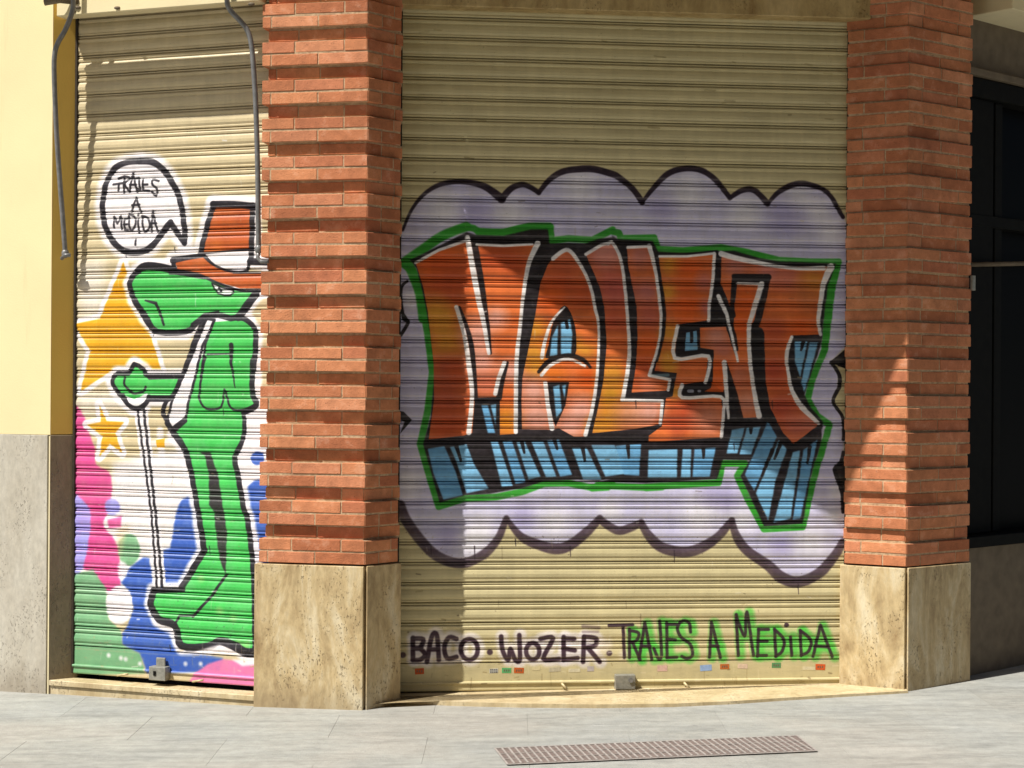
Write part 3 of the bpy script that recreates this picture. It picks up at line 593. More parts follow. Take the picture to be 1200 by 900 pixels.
# scrapes and scuffs on the bare metal
for i in range(46):
    x, y = random.uniform(472, 985), random.choice([random.uniform(30, 200), random.uniform(690, 805)])
    cv.stroke([(x, y), (x+random.uniform(2, 14), y+random.uniform(-1, 2))], random.uniform(.8, 2.2), random.choice([(120, 104, 70), (222, 212, 176), (150, 134, 92)]), .5, soft=1.2, smooth=0)
def wear(c, x0, x1, y0, y1, n, cols):
    for i in range(n):
        x, y = random.uniform(x0, x1), random.uniform(y0, y1)
        if random.random() < .6: c.stroke([(x, y), (x+random.uniform(-7, 7), y+random.uniform(-1.2, 1.2))], random.uniform(.6, 1.8), random.choice(cols), random.uniform(.3, .7), soft=.8, smooth=0)
        else: c.stroke([(x, y), (x+random.uniform(-1, 1), y+random.uniform(2, 16))], random.uniform(.5, 1.2), random.choice(cols), random.uniform(.2, .5), soft=1, smooth=0)
def speckle(c, pts, spread, n, col):
    for i in range(n):
        q = random.choice(pts); r = random.gauss(0, spread); a = random.uniform(0, 6.28)
        c.stroke([(q[0]+r*math.cos(a), q[1]+r*math.sin(a))], random.uniform(.5, 1.3), col, .6, soft=.6, smooth=0)
wear(cv, 472, 985, 200, 770, 90, [(176, 160, 120), (90, 76, 60), (230, 224, 214)])
wear(cv, 472, 985, 776, 806, 60, [(140, 118, 80), (228, 214, 178), (110, 92, 64)])
for pts in (E(70, 500, 140, 600, 220, 685, 310, 730, 400, 735, 500, 685), E(690, 590, 780, 635, 880, 660, 960, 640), F_(240, 510, 300, 565, 400, 588, 480, 570), F_(700, 580, 800, 650, 860, 705, 940, 728, 1040, 685)):
    speckle(cv, catmull(pts, 6), 7, 60, (74, 58, 66))
for x, y, l in ((505, 640, 10), (556, 640, 16), (604, 632, 8), (668, 640, 12), (790, 645, 14), (935, 684, 12), (905, 470, 9), (640, 300, 8), (560, 300, 7), (745, 470, 9), (860, 520, 8)):
    cv.stroke([(x, y), (x+.4, y+l)], (1.6, .8), (52, 40, 46), .8, soft=.7, smooth=0)
IMG_BIG = cv.image('paint_wide_shutter')

# narrow shutter with the crocodile
cl_ = Canvas(LS_L, uL, nL, -.05, (LS_R-LS_L).length+.05, 0.0, Z_TOP, (203, 186, 147))
I, J, K, L_, P_ = Z(80, 170, 6.43), Z(170, 220, 5), Z(80, 400, 4.5), Z(80, 600, 4.5), Z(0, 220, 3.75)
def croc(c):
    W = (242, 236, 238); gn = (66, 186, 82); st = (226, 164, 26); ink = (36, 32, 38); pk = (216, 76, 142); bl = (56, 92, 178); pg = (116, 168, 122); lv = (160, 156, 226)
    # white ground and colour fields
    c.poly(K(240, 640, 620, 560, 1060, 330, 1060, 900, 200, 900), W, .95, soft=5)
    c.poly(L_(20, -20, 1040, -20, 1040, 760, 20, 400), W, .9, soft=4)
    c.poly(P_(345, 330, 460, 300, 470, 560, 345, 590), W, .55, soft=8); c.poly(K(40, 270, 300, 250, 330, 360, 40, 390), W, .5, soft=6)
    c.poly(K(960, 380, 1060, 340, 1060, 760, 900, 660), W, .9, soft=3)
    c.poly(K(20, 390, 85, 398, 110, 480, 140, 560, 150, 650, 215, 690, 232, 770, 215, 900)+L_(200, 20, 190, 80, 250, 150, 275, 250, 275, 400, 195, 415, 150, 350, 70, 290, 20, 250), pk, 1, soft=1, smooth=3)
    c.poly(L_(15, -60, 60, -80, 118, 0, 110, 150, 75, 300, 15, 335), lv, 1, soft=1, smooth=3); c.poly(c.oval(132, 594, 9, 10), lv, 1, soft=1)
    c.poly(L_(210, 40, 285, 20, 280, 80, 215, 85), pk, .9, soft=1)
    c.poly(L_(15, 335, 130, 300, 200, 400, 215, 560, 280, 630, 290, 700, 380, 745, 410, 850, 15, 860), pg, 1, soft=1)
    c.poly(c.oval(151.5, 644, 13, 19), pg, 1, soft=1); c.poly(L_(250, 100, 330, 60, 300, 130, 270, 260), (222, 196, 150), .6, soft=3)
    c.poly(L_(395, 240, 430, 240, 450, 390, 420, 470, 480, 610, 540, 620, 590, 730, 820, 770, 800, 840, 420, 850, 380, 745, 290, 700, 285, 640, 320, 590, 345, 500, 330, 430, 280, 370, 285, 330, 330, 290), bl, 1, soft=1)
    c.poly(K(570, 900, 600, 835, 640, 815, 690, 860)+L_(690, 0, 705, 190, 595, 385, 510, 388, 500, 200, 540, 190, 555, 100), bl, 1, soft=1)
    c.poly(c.oval(302, 537, 8, 8), bl, 1, soft=.8); c.poly(K(925, 790, 980, 735, 1060, 715, 1060, 900)+L_(1060, 290, 990, 280, 955, 0), bl, 1, soft=1)
    c.poly(c.oval(140, 709, 15.5, 23), W, 1, soft=1); c.poly(c.oval(144, 667, 6, 9), W, 1, soft=1.5); c.poly(L_(290, 270, 310, 330, 285, 370, 262, 340), W, .9, soft=1)
    c.poly(L_(670, 850, 740, 800, 820, 775, 1010, 800, 1010, 920, 640, 900), (222, 120, 170), 1, soft=1); c.poly(L_(860, 775, 1000, 780, 1000, 805, 920, 812), W, .9, soft=1)
    for q in (L_(215, 755), L_(280, 770), L_(305, 775), L_(620, 800), L_(700, 800), L_(380, 800)): c.blob(q[0][0], q[0][1], 4, (230, 226, 228), .9)
    # big star
    star = P_(545, 325, 590, 500, 660, 640, 710, 800, 520, 785, 355, 895, 398, 715, 325, 600, 440, 575)
    c.stroke(star, 12, W, .95, soft=2.5, smooth=0, closed=True); c.poly(star, st, 1, soft=.6)
    s2 = K(165, 335, 205, 420, 300, 425, 250, 480, 285, 590, 222, 540, 165, 610, 182, 500, 100, 440, 175, 425)
    c.stroke(s2, 12, W, 1, soft=2, smooth=0, closed=True); c.poly(s2, st, 1, soft=.6)
    c.stroke(K(485, 470, 495, 640), 9, W, .8, soft=3, smooth=0); c.stroke(K(440, 540, 560, 530), 8, W, .7, soft=3, smooth=0); c.poly(K(465, 520, 510, 510, 512, 560, 470, 560), st)
    # bubble
    bub = I(540, 122, 640, 130, 720, 190, 790, 290, 840, 400, 865, 520, 880, 640, 880, 738)
    bub2 = I(880, 738, 835, 680, 775, 585)
    bub3 = I(775, 585, 720, 650, 640, 755, 560, 803, 450, 806, 380, 768, 310, 680, 270, 560, 262, 440, 290, 290, 350, 180, 440, 132, 540, 122)
    for p in (bub, bub2, bub3): c.stroke(p, 21, W, .9, soft=6)
    c.poly(catmull(bub, 4)+catmull(bub2, 4)+catmull(bub3, 4), W)
    for p in (bub, bub2, bub3): c.stroke(p, (8, 7.4) if p is not bub2 else (6, 8), ink, 1, soft=1)
    n = lambda f, *s_: [f(*q) for q in s_]
    for p in n(I, (345, 298, 432, 285), (388, 292, 380, 342), (425, 235, 422, 358), (380, 255, 425, 238, 468, 250, 430, 292, 462, 352), (465, 352, 490, 212, 522, 352), (470, 300, 516, 300), (536, 250, 515, 252), (535, 250, 546, 340, 518, 330), (566, 262, 566, 342, 612, 346), (566, 300, 602, 298), (686, 272, 640, 262, 640, 300, 670, 330, 665, 382, 630, 352),
                   (480, 502, 515, 398, 550, 507), (485, 455, 540, 450), (350, 622, 350, 540, 376, 592, 400, 535, 407, 632), (425, 560, 430, 640, 452, 640), (425, 560, 452, 555), (425, 600, 448, 598), (460, 520, 470, 642, 512, 600, 500, 540, 460, 520), (530, 560, 535, 662), (560, 535, 575, 652, 620, 610, 600, 550, 560, 535), (630, 652, 638, 498, 676, 652), (630, 590, 668, 590), (510, 715, 510, 752), (530, 520, 531, 530)):
        c.stroke(p, 2.9, ink, .95, soft=.8, smooth=3 if len(p) > 3 else 0)
    # crocodile: white halo first
    body = (P_(940, 590, 1085, 580, 1125, 640, 1115, 800)+K(980, 100, 985, 280, 1000, 335, 925, 375, 930, 450, 915, 540, 880, 610, 895, 700, 930, 890)+L_(945, 30, 975, 200, 985, 350, 985, 745, 930, 740, 860, 690, 800, 680, 740, 710, 600, 712, 560, 610, 480, 570, 440, 490, 450, 415, 600, 410, 720, 200, 700, 100, 690, 0)
            + K(640, 650, 600, 540, 560, 490, 620, 420, 640, 330, 660, 220, 700, 100))
    head = P_(572, 420, 600, 370, 640, 345, 720, 350, 800, 372, 900, 390, 950, 410, 1010, 450, 1130, 465, 1045, 570, 960, 560, 900, 570, 860, 600, 820, 632, 690, 632, 640, 570, 590, 490)
    arm = K(235, 205, 260, 170, 320, 170, 350, 120, 400, 150, 430, 190, 590, 185, 560, 270, 530, 300, 420, 300, 400, 340, 345, 350, 300, 310, 250, 250)
    hat = J(400, 90, 640, 100, 640, 430, 720, 440, 720, 600, 560, 598, 420, 555, 300, 510, 165, 480, 165, 415, 320, 385)
    for p in (body, head, arm, hat): c.stroke(p, 19, W, .95, soft=4, smooth=0, closed=True)
    cane1, cane2 = K(365, 345, 440, 900)+L_(470, 395), K(398, 345, 462, 900)+L_(498, 395)
    c.stroke(cane1, 10, W, 1, smooth=0); c.stroke(cane2, 10, W, 1, smooth=0)
    c.stroke(cane1, 3.2, ink, 1, smooth=0); c.stroke(cane2, 3.8, ink, 1, smooth=0)
    c.poly(body, gn); c.poly(arm, gn, smooth=2); c.poly(head, gn)
    for m_, cl2 in ((body, c.mask_poly(body)), (head, c.mask_poly(head))):
        c.clip = cl2
        for i in range(14):
            q = random.choice(m_); c.blob(q[0]+random.uniform(-12, 12), q[1], random.uniform(6, 12), (46, 156, 66), .4)
        for q in (L_(900, 690), L_(940, 700), L_(700, 350), L_(800, 520), L_(870, 560)): c.blob(q[0][0], q[0][1], 7, (170, 200, 120), .5)
    c.clip = None
    # legs, shirt, jacket
    c.poly(K(690, 585, 750, 585, 790, 700, 822, 900)+L_(838, 100, 832, 330, 800, 250, 780, 100, 770, 0)+K(745, 860, 742, 700, 722, 602), (50, 44, 46), 1, soft=.8)
    shirt = P_(908, 575, 945, 582, 890, 700, 850, 870)+K(640, 300, 622, 400, 550, 460, 522, 415, 560, 280, 640, 110)
    c.poly(shirt, W); c.stroke(shirt, 3.4, ink, 1, smooth=0, closed=True)
    c.stroke(K(560, 280, 620, 140)+P_(870, 640, 905, 575), (5, 7, 7), ink, 1, smooth=0); c.stroke(K(525, 420, 500, 370, 530, 300), (6, 6, 5), ink)
    for p, wd in ((P_(940, 590, 905, 690)+K(712, 120, 690, 300), 3), (K(690, 300, 730, 355, 810, 345, 825, 255, 860, 350, 920, 362, 995, 332), 2.6), (K(735, 70, 860, 65), 2), (K(862, 20, 860, 110, 882, 245), (6, 4, 1)), (K(720, 85, 700, 190), (5, 3)),
                  (P_(1040, 575, 1085, 582, 1125, 640, 1115, 800)+K(975, 100, 972, 270, 995, 335, 925, 375), (5, 7, 7, 7)), (K(925, 375, 932, 450, 915, 540, 880, 610, 895, 700, 930, 890)+L_(945, 30, 968, 200, 978, 350, 982, 480, 985, 745), (5, 6, 7, 7, 7, 6, 6)),
                  (K(525, 430, 560, 490, 605, 550, 640, 650, 685, 890)+L_(718, 195), (7, 8, 8, 7, 8)), (L_(720, 200, 600, 400), (8, 8)), (L_(605, 410, 450, 412), 7), (L_(452, 415, 438, 490, 480, 565, 565, 600, 600, 705, 740, 708, 800, 682, 870, 702, 930, 738, 985, 742), (9, 9, 9, 9, 11, 11)),
                  (L_(835, 330, 760, 440, 660, 550), 3.4), (L_(665, 545, 590, 545, 565, 590), 3), (K(560, 470, 620, 420), 5), (P_(640, 495, 688, 508, 722, 602), (2, 4, 3)), (P_(845, 600, 900, 560, 960, 545), (3, 5, 3))):
        c.stroke(p, wd, ink, 1, soft=.9, smooth=4 if len(p) > 3 else 0)
    c.poly(L_(660, 740, 740, 715, 800, 700, 870, 735, 930, 760), W, .9, soft=1)
    c.stroke(head[8:]+head[:6], 7, ink, 1, soft=.9, smooth=3)
    c.stroke(P_(600, 372, 640, 345, 720, 352, 800, 372), (8, 10, 8), ink); c.stroke(P_(592, 490, 640, 570, 680, 632), (6, 9, 7), ink); c.stroke(P_(1125, 468, 1050, 568), 10, ink, smooth=0)
    c.stroke(arm, 5.5, ink, 1, smooth=2, closed=True); c.stroke(K(300, 190, 300, 230, 330, 265), 3, ink); c.stroke(K(320, 260, 350, 275, 395, 265, 410, 240), 3, ink); c.stroke(K(430, 185, 590, 182), 7, ink, smooth=0); c.stroke(K(420, 302, 530, 302), 8, ink, smooth=0)
    c.poly(K(300, 285, 350, 305, 418, 275, 408, 320, 370, 345, 330, 335), W, smooth=3); c.stroke(K(292, 285, 320, 335, 365, 355, 410, 330, 428, 295), (5, 6, 6, 7), ink)
    def eye_():
     eye = J(396, 560, 450, 584, 518, 602, 502, 630, 430, 620); c.poly(eye, W); c.stroke(eye, 2, ink, smooth=2, closed=True); c.stroke(J(435, 588, 446, 606), 3, ink, smooth=0)
    # hat
    br = (188, 88, 34)
    c.poly(J(400, 100, 640, 108, 635, 375, 335, 385), br); c.poly(J(180, 430, 340, 405, 420, 470, 520, 498, 700, 498, 700, 590, 560, 590, 420, 550, 300, 503, 190, 475), br)
    c.poly(J(342, 388, 480, 372, 612, 362, 608, 470, 590, 488, 500, 488, 410, 455), W)
    c.clip = c.mask_poly(J(400, 100, 640, 108, 635, 375, 335, 385)); c.blob(*J(420, 360)[0], 14, (206, 112, 44), .6); c.blob(*J(560, 150)[0], 16, (170, 74, 30), .5); c.clip = None
    for p, wd in ((J(405, 95, 365, 230, 325, 390), 7), (J(400, 98, 520, 98, 640, 110), 8), (J(632, 105, 628, 270, 622, 430), 7), (J(165, 425, 250, 410, 345, 395), (8, 6, 5)), (J(150, 492, 300, 506, 420, 555, 560, 602, 700, 606), (7, 4, 3, 3, 3)), (J(345, 395, 410, 455, 500, 490, 590, 490, 612, 440), (5, 3, 3, 4, 4)), (J(345, 385, 480, 372, 612, 362), 2.5), (J(170, 425, 172, 490), 6), (J(618, 432, 730, 438), 8), (J(520, 498, 700, 500), 2)):
        c.stroke(p, wd, ink, 1, soft=.9, smooth=4 if len(p) > 2 else 0)
    eye_()
croc(cl_)
wear(cl_, 92, 300, 740, 800, 70, [(222, 216, 204), (170, 150, 110), (150, 140, 130)])
wear(cl_, 92, 300, 150, 735, 70, [(226, 214, 186), (150, 130, 100), (240, 236, 232)])
speckle(cl_, [(190+i*3, 690+i*2) for i in range(30)], 14, 60, (60, 54, 56)); speckle(cl_, [(100+i, 500+i*6) for i in range(30)], 12, 70, (216, 76, 142)); speckle(cl_, [(160+i*3, 720-i*3) for i in range(30)], 14, 70, (56, 92, 178))
for x, y, l in ((148, 292, 10), (205, 290, 6), (216, 520, 9), (246, 640, 10), (180, 386, 8), (262, 480, 7), (200, 756, 8)): cl_.stroke([(x, y), (x+.3, y+l)], (1.4, .7), (40, 36, 40), .85, soft=.6, smooth=0)
IMG_SMALL = cl_.image('paint_narrow_shutter')
M_SH_BIG = mat_shutter('painted_wide_shutter', IMG_BIG); M_SH_SMALL = mat_shutter('painted_narrow_shutter', IMG_SMALL)

# ------------------------------------------------------------------ roller shutters, slat by slat
PITCH = .0979
PROF = [(0.0, -.014), (.024, -.013), (.032, -.002), (.045, .001), (.095, .001), (.105, -.007), (.137, -.008), (.147, .001), (.20, .005), (.29, .0036), (.31, -.0006), (.34, -.0012), (.44, .0030), (.60, .0062), (.74, .0056), (.83, .0020), (.86, .0006), (.89, .0034), (.945, .0030), (.972, -.001), (.978, -.014), (1.0, -.014)]
def shutter(name, p, u, n, length, u_start, rail_top, rail_bot, canvas, mat, label, top):
    c = p+u*(length/2)
    root = empty(name, (c.x, c.y, rail_bot)); tag(root, label, 'roller shutter', 'roller shutters')
    def add_strip(nm, prof, uv=True, m=mat, sag=0):
        bm = bmesh.new(); lay = bm.loops.layers.uv.new('UVMap'); NX = 8; rows = []
        for z, d in prof:
            row = []
            for i in range(NX+1):
                s_ = u_start+length*i/NX
                q = p+u*s_+n*(d + sag*math.sin(i*1.7+z*3)*(1 if d > -.008 else 0))
                row.append((bm.verts.new((q.x, q.y, z)), s_, z))
            rows.append(row)
        for a, b in zip(rows, rows[1:]):
            for i in range(NX):
                q = (a[i], a[i+1], b[i+1], b[i]); f = bm.faces.new([x[0] for x in q])
                for lp, x in zip(f.loops, q): lp[lay].uv = ((x[1]-canvas.u0)/canvas.size[0], 1-(canvas.zt-x[2])/canvas.size[1])
        me = bpy.data.meshes.new(nm); bm.to_mesh(me); bm.free(); me.materials.append(m)
        return link(nm, me, root)
    z = rail_top
    while z < top:
        dk = random.uniform(.85, 1.15); zj = random.uniform(-.0012, .0012); ph = random.uniform(0, 6)
        add_strip('slat', [(z+PITCH*(1-v)+(zj if .02 < v < .97 else 0), d*dk) for v, d in PROF], sag=random.uniform(.0004, .0011))
        z += PITCH
    h = rail_top-rail_bot
    rail = add_strip('bottom_rail', [(rail_top-.001, -.012), (rail_top-.003, .003), (rail_top-h*.25, .004), (rail_top-h*.66, .004), (rail_top-h*.68, .014), (rail_top-h*.70, .016), (rail_top-h*.74, .016), (rail_top-h*.76, .008), (rail_bot+.006, .010), (rail_bot, .008), (rail_bot, -.012)])
    for s_ in (u_start, u_start+length):
        bm = bmesh.new(); q = p+u*s_; e = u*(.010 if s_ > u_start else -.010)
        prism(bm, [q+n*.012-e*.4, q+n*.012+e, q-n*.03+e, q-n*.03-e*.4], rail_bot, top); bevel(bm, .002)
        link('guide_rail', mesh_from_bm('guide_rail', bm, M_GUIDE), root)
    return root, rail
M_GUIDE = simple('guide_metal', (52, 43, 32), .6, 0, .3, 30)
big_len = (SH_R-SH_L).length
wide, wide_rail = shutter('roller_shutter', SH_L, uB, nB, big_len, 0, .165, .030, cv, M_SH_BIG,
        'wide khaki metal roller shutter with big orange and blue bubble-letter graffiti', 3.5)
small_len = (LS_R-LS_L).length
narrow, narrow_rail = shutter('roller_shutter', LS_L, uL, nL, small_len, 0.004, .203, .066, cl_, M_SH_SMALL,
        'narrow cream roller shutter painted with a green crocodile in a hat', 3.5)
def on_big(px, py): return on_plane(px, py, SH_L, nB)
def on_small(px, py): return on_plane(px, py, LS_L, nL)

# lock boxes, pins, stickers
def plate(name, root_rail, c, u, n, wd, ht, th, mat, d0=.004, bev=0.0, rot=0):
    bm = bmesh.new(); U = Vector((u.x, u.y, 0)); N = Vector((n.x, n.y, 0)); V = Vector((0, 0, 1))
    U2 = U*math.cos(rot)+V*math.sin(rot); V2 = V*math.cos(rot)-U*math.sin(rot)
    vs = [bm.verts.new(c+U2*a*wd/2+V2*b*ht/2+N*(d0+d)) for d in (0, th) for a, b in ((-1, -1), (1, -1), (1, 1), (-1, 1))]
    for f in ((3, 2, 1, 0), (4, 5, 6, 7), (0, 1, 5, 4), (1, 2, 6, 5), (2, 3, 7, 6), (3, 0, 4, 7)): bm.faces.new([vs[i] for i in f])
    if bev: bevel(bm, bev, 2)
    o = bpy.data.objects.new(name, mesh_from_bm(name, bm, mat)); COL.objects.link(o)
    o.parent = root_rail
    return o
def local(o, root):   # children of a rail: the rail object sits at -root.location already
    return o
lb = plate('lock_box', wide_rail, on_big(731, 797.5), uB, nB, .098, .070, .045, M_GALV, .008, .003)
c_ = on_big(737, 795); kb = bmesh.new(); bmesh.ops.create_circle(kb, cap_ends=True, radius=.012, segments=14)
for v_ in kb.verts: 
    q = c_+Vector((uB.x, uB.y, 0))*v_.co.x+Vector((0, 0, 1))*v_.co.y+Vector((nB.x, nB.y, 0))*.0555; v_.co = q
r_ = bmesh.ops.extrude_face_region(kb, geom=kb.faces[:]); bmesh.ops.translate(kb, verts=[g for g in r_['geom'] if isinstance(g, bmesh.types.BMVert)], vec=(nB.x*.004, nB.y*.004, 0))
ko = bpy.data.objects.new('keyhole_disc', mesh_from_bm('keyhole_disc', kb, M_STEEL)); COL.objects.link(ko); ko.parent = wide_rail
lb2 = plate('lock_box', narrow_rail, on_small(191, 787.5), uL, nL, .092, .066, .048, M_GALV, .008, .003)
pl2 = plate('lock_hasp', narrow_rail, on_small(191, 776), uL, nL, .050, .05, .012, M_GALV, .012, .003)
plate('keyhole_slot', narrow_rail, on_small(188.5, 787), uL, nL, .014, .022, .002, M_DARK, .0575)
def pin(rail, a, b, r):
    bm = bmesh.new(); tube(bm, [a, a+(b-a)*.5, b], r, 8); o = bpy.data.objects.new('latch_pin', mesh_from_bm('latch_pin', bm, M_PIN, True)); COL.objects.link(o); o.parent = rail
M_PIN = simple('worn_pin_metal', (196, 180, 140), .45, .2, .2, 60)
nB3, nL3 = Vector((nB.x, nB.y, 0)), Vector((nL.x, nL.y, 0))
for (x, y) in ((660, 803), (803, 802)): pin(wide_rail, on_big(x-2.5, y-3)+nB3*.018, on_big(x+3, y+3)+nB3*.034, .006)
for (x, y) in ((149, 790), (237, 797)): pin(narrow_rail, on_small(x-9, y+1)+nL3*.02, on_small(x+4, y-1)+nL3*.024, .005)
def stick(px, py, w_, h_, col, label, rot=0):
    m = bpy.data.materials.get('sticker_%d_%d_%d' % col) or simple('sticker_%d_%d_%d' % col, col, .6, 0, .2, 90)
    o = plate('sticker', wide_rail, on_big(px, py), uB, nB, w_*.00415, h_*.00415, .0006, m, .0042, 0, rot); o['label'] = label
    return o
ST = [(491.5, 786.5, 10.5, 7, (206, 92, 44), 'orange sticker'), (578.5, 786, 10, 5, (206, 204, 196), 'white sticker with black print'), (593.5, 785.5, 11, 6, (96, 176, 110), 'green sticker'), (608, 785.5, 11.5, 6.5, (196, 96, 40), 'orange sticker'),
      (628, 783.5, 9, 4, (218, 204, 160), None), (650, 784.5, 14, 5, (196, 186, 158), None), (673, 785.5, 14, 4, (218, 208, 176), None), (692, 783.5, 8, 6, (188, 178, 176), None), (776, 783, 12, 7, (214, 178, 164), 'torn pink sticker'),
      (827, 782.5, 14, 7, (150, 176, 218), 'torn pale blue sticker'), (849, 781, 11, 6, (190, 104, 44), 'brown orange sticker'), (870, 780.5, 12, 5.5, (222, 196, 172), None), (909.5, 779.5, 11, 6, (92, 146, 96), 'green sticker'), (948, 783, 16, 4, (214, 204, 170), None), (961, 781.5, 12, 7, (212, 94, 42), 'orange sticker')]
for x, y, a, b, col, lab in ST:
    o = stick(x, y, a, b, col, lab or 'worn pale sticker', random.uniform(-.06, .06))
for x in (490, 608, 849, 961, 909.5, 593.5):     # tiny line of print on the coloured labels
    for dx in (-2.6, 0, 2.6):
        q = [s for s in ST if s[0] == x or abs(s[0]-x) < 2][0]
        pr = plate('print_mark', wide_rail, on_big(q[0]+dx, q[1]), uB, nB, .006, .010, .0003, M_DARKSTONE, .0049)
for dx in (-3.4, -1.2, 1.2, 3.4):
    for dy in (-1.2, 1.3): plate('print_mark', wide_rail, on_big(578.5+dx, 786+dy), uB, nB, .007, .005, .0003, M_DARK, .0049)

# ------------------------------------------------------------------ lintels
top = 3.85
bm = bmesh.new()
la, lb_ = LW_C+uL*.035+nL*.028, LP_L-uL*.004+nL*.028
prism(bm, [la, lb_, lb_-nL*.08, la-nL*.08], 3.318, top); bevel(bm, .004)
o = link('door_lintel', mesh_from_bm('door_lintel', bm, M_CREAM)); tag(o, 'sunlit cream painted lintel with rusty bolts above the narrow shutter', 'lintel')
for px, py in ((92, 9), (138, 9.5), (86, 14), (295, 5)):
    q = on_plane(px, py, la, nL); b_ = bmesh.new(); bmesh.ops.create_uvsphere(b_, u_segments=8, v_segments=5, radius=.012)
    bmesh.ops.scale(b_, vec=(1.4, .5, .7), verts=b_.verts); me = mesh_from_bm('bolt', b_, M_DARKSTONE, True); bo = bpy.data.objects.new('bolt', me); COL.objects.link(bo); bo.parent = o; bo.location = q+Vector((nL.x, nL.y, 0))*.004
bm = bmesh.new()
pl_ = on_plane(462, 5, SH_L+nB*.10, nB); pr_ = on_plane(1021, 22, SH_L+nB*.10, nB)
prism(bm, [Vector((pl_.x, pl_.y)), Vector((pr_.x, pr_.y)), Vector((pr_.x, pr_.y))-nB*.14, Vector((pl_.x, pl_.y))-nB*.14], (pl_.z+pr_.z)/2, top); bevel(bm, .004)
o = link('door_lintel', mesh_from_bm('door_lintel', bm, M_LINTEL)); tag(o, 'shaded brown stone lintel above the wide graffiti shutter', 'lintel')

# ------------------------------------------------------------------ sills and step
bm = bmesh.new()
prism(bm, [LW_C+uL*.0-nL*.004, LP_L-nL*.004-uL*.018, LS_R-nL*.02, LS_L-nL*.02], -.06, .012)
prism(bm, [LW_C+uL*.001+nL*.006, LP_L-uL*.019+nL*.006, LS_R-nL*.018, LS_L-nL*.018], .0125, .040); bevel(bm, .003)
o = link('door_sill', mesh_from_bm('door_sill', bm, M_SILL)); tag(o, 'low worn stone sill under the narrow crocodile shutter', 'door sill')
bm = bmesh.new()
def on_z(px, py, z):
    r = ray(px, py); t = 8.0
    for _ in range(6): t = (step_z(r.x*t)-EYE)/r.z
    return Vector((r.x*t, t))
sill_z = .016
def step_z(x): return .021+.0122*(x+.5)
front = [on_z(x, y, sill_z) for x, y in ((415, 817.5), (470, 819.5), (540, 822.5), (610, 824.5), (700, 825.5), (790, 824.5), (860, 821.5), (930, 817), (1000, 813), (1064, 809.5))]
rear = [RP_C-nF2*.02+eF2*0, RP_L-eF2*.02, SH_R-nB*.02, SH_L-nB*.02, LP_B-nS*.02, LP_C-nS*.03]
prism(bm, front+[front[-1]+(RP_C-front[-1])*.5]+rear, -.06, [step_z(p.x) for p in front+[front[-1]+(RP_C-front[-1])*.5]+rear])
o = link('door_step', mesh_from_bm('door_step', bm, M_SILL)); tag(o, 'pale cream stone step bowing out under the wide shutter', 'door step')

# ------------------------------------------------------------------ left wall
wall = empty('yellow_wall', (LW_C.x, LW_C.y, 0)); tag(wall, 'pale yellow rendered wall with grey stone base at the left edge', 'wall')
LWZ = 1.5-(510-455+3.8)*LW_C.y/F
wl = LW_C-uL*6
bm = bmesh.new(); prism(bm, [wl, LW_C-uL*.0035, LW_C-uL*.0035-nL*.3, wl-nL*.3], LWZ+.002, top)
link('plaster_face', mesh_from_bm('plaster_face', bm, M_YELLOW), wall)
jb = LS_L+(LS_L-LW_C).normalized()*.02
bm = bmesh.new(); prism(bm, [LW_C-uL*.0005-nL*.001, jb-nL*.001, jb-nL*.2, LW_C-uL*.003-nL*.2], LWZ+.004, top)
link('plaster_jamb', mesh_from_bm('plaster_jamb', bm, M_YELLOW_SHADED), wall)
for i in range(7):
    a, b = LW_C-uL*(.015+.86*i), LW_C-uL*(.015+.86*(i+1)-.004)
    bm = bmesh.new(); prism(bm, [a+nL*.006, b+nL*.006, b-nL*.3, a-nL*.3][::-1], -.15, LWZ); bevel(bm, .002)
    link('stone_panel', mesh_from_bm('stone_panel', bm, M_GREY), wall)
bm = bmesh.new(); prism(bm, [LW_C-uL*.006+nL*.003, LW_C+uL*.0005+nL*.003, jb, jb-nL*.2, LW_C-nL*.2-uL*.006], -.1, LWZ); bevel(bm, .002)
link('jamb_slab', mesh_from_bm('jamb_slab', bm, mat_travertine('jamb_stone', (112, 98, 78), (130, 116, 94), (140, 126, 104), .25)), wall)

bm = bmesh.new(); prism(bm, [LW_C-uL*.0075+nL*.0045, LW_C-uL*.0005+nL*.0045, LW_C-uL*.0005-nL*.004, LW_C-uL*.0075-nL*.004], -.08, LWZ-.004)
link('edge_strip', mesh_from_bm('edge_strip', bm, M_CREAM), wall)
# ------------------------------------------------------------------ awning arms
def arm(path, label, hinge):
    p0 = path[-1]; root = empty('steel_pipe', p0); tag(root, label, 'pipe', 'bent pipes beside the narrow shutter')
    pts = catmull(path, 6); bm = bmesh.new(); tube(bm, pts, .0125, 12)
    link('tube', mesh_from_bm('tube', bm, M_STEEL, True), root)
    bm = bmesh.new(); tube(bm, hinge, .010, 10); link('hinge_pin', mesh_from_bm('hinge_pin', bm, M_STEEL, True), root)
    bm = bmesh.new(); bmesh.ops.create_uvsphere(bm, u_segments=12, v_segments=8, radius=.021); bmesh.ops.scale(bm, vec=(.9, .9, 1.15), verts=bm.verts)
    bmesh.ops.translate(bm, verts=bm.verts, vec=p0); link('end_cap', mesh_from_bm('end_cap', bm, M_STEEL, True), root)
    return root
def dp(px, py, t0, y0, y1, t1): return at(px, py, y0+(y1-y0)*t0)
lp_path = [(87, -40), (86, 0), (84.5, 14), (77, 34), (68, 50), (64, 64), (63.5, 90), (66, 150), (70, 210), (74, 262), (76.5, 297)]
lp3 = [at(x, y, 8.33+.115*max(0, min(1, (y)/297.))) for x, y in lp_path]
h0 = at(76.5, 297, 8.445)
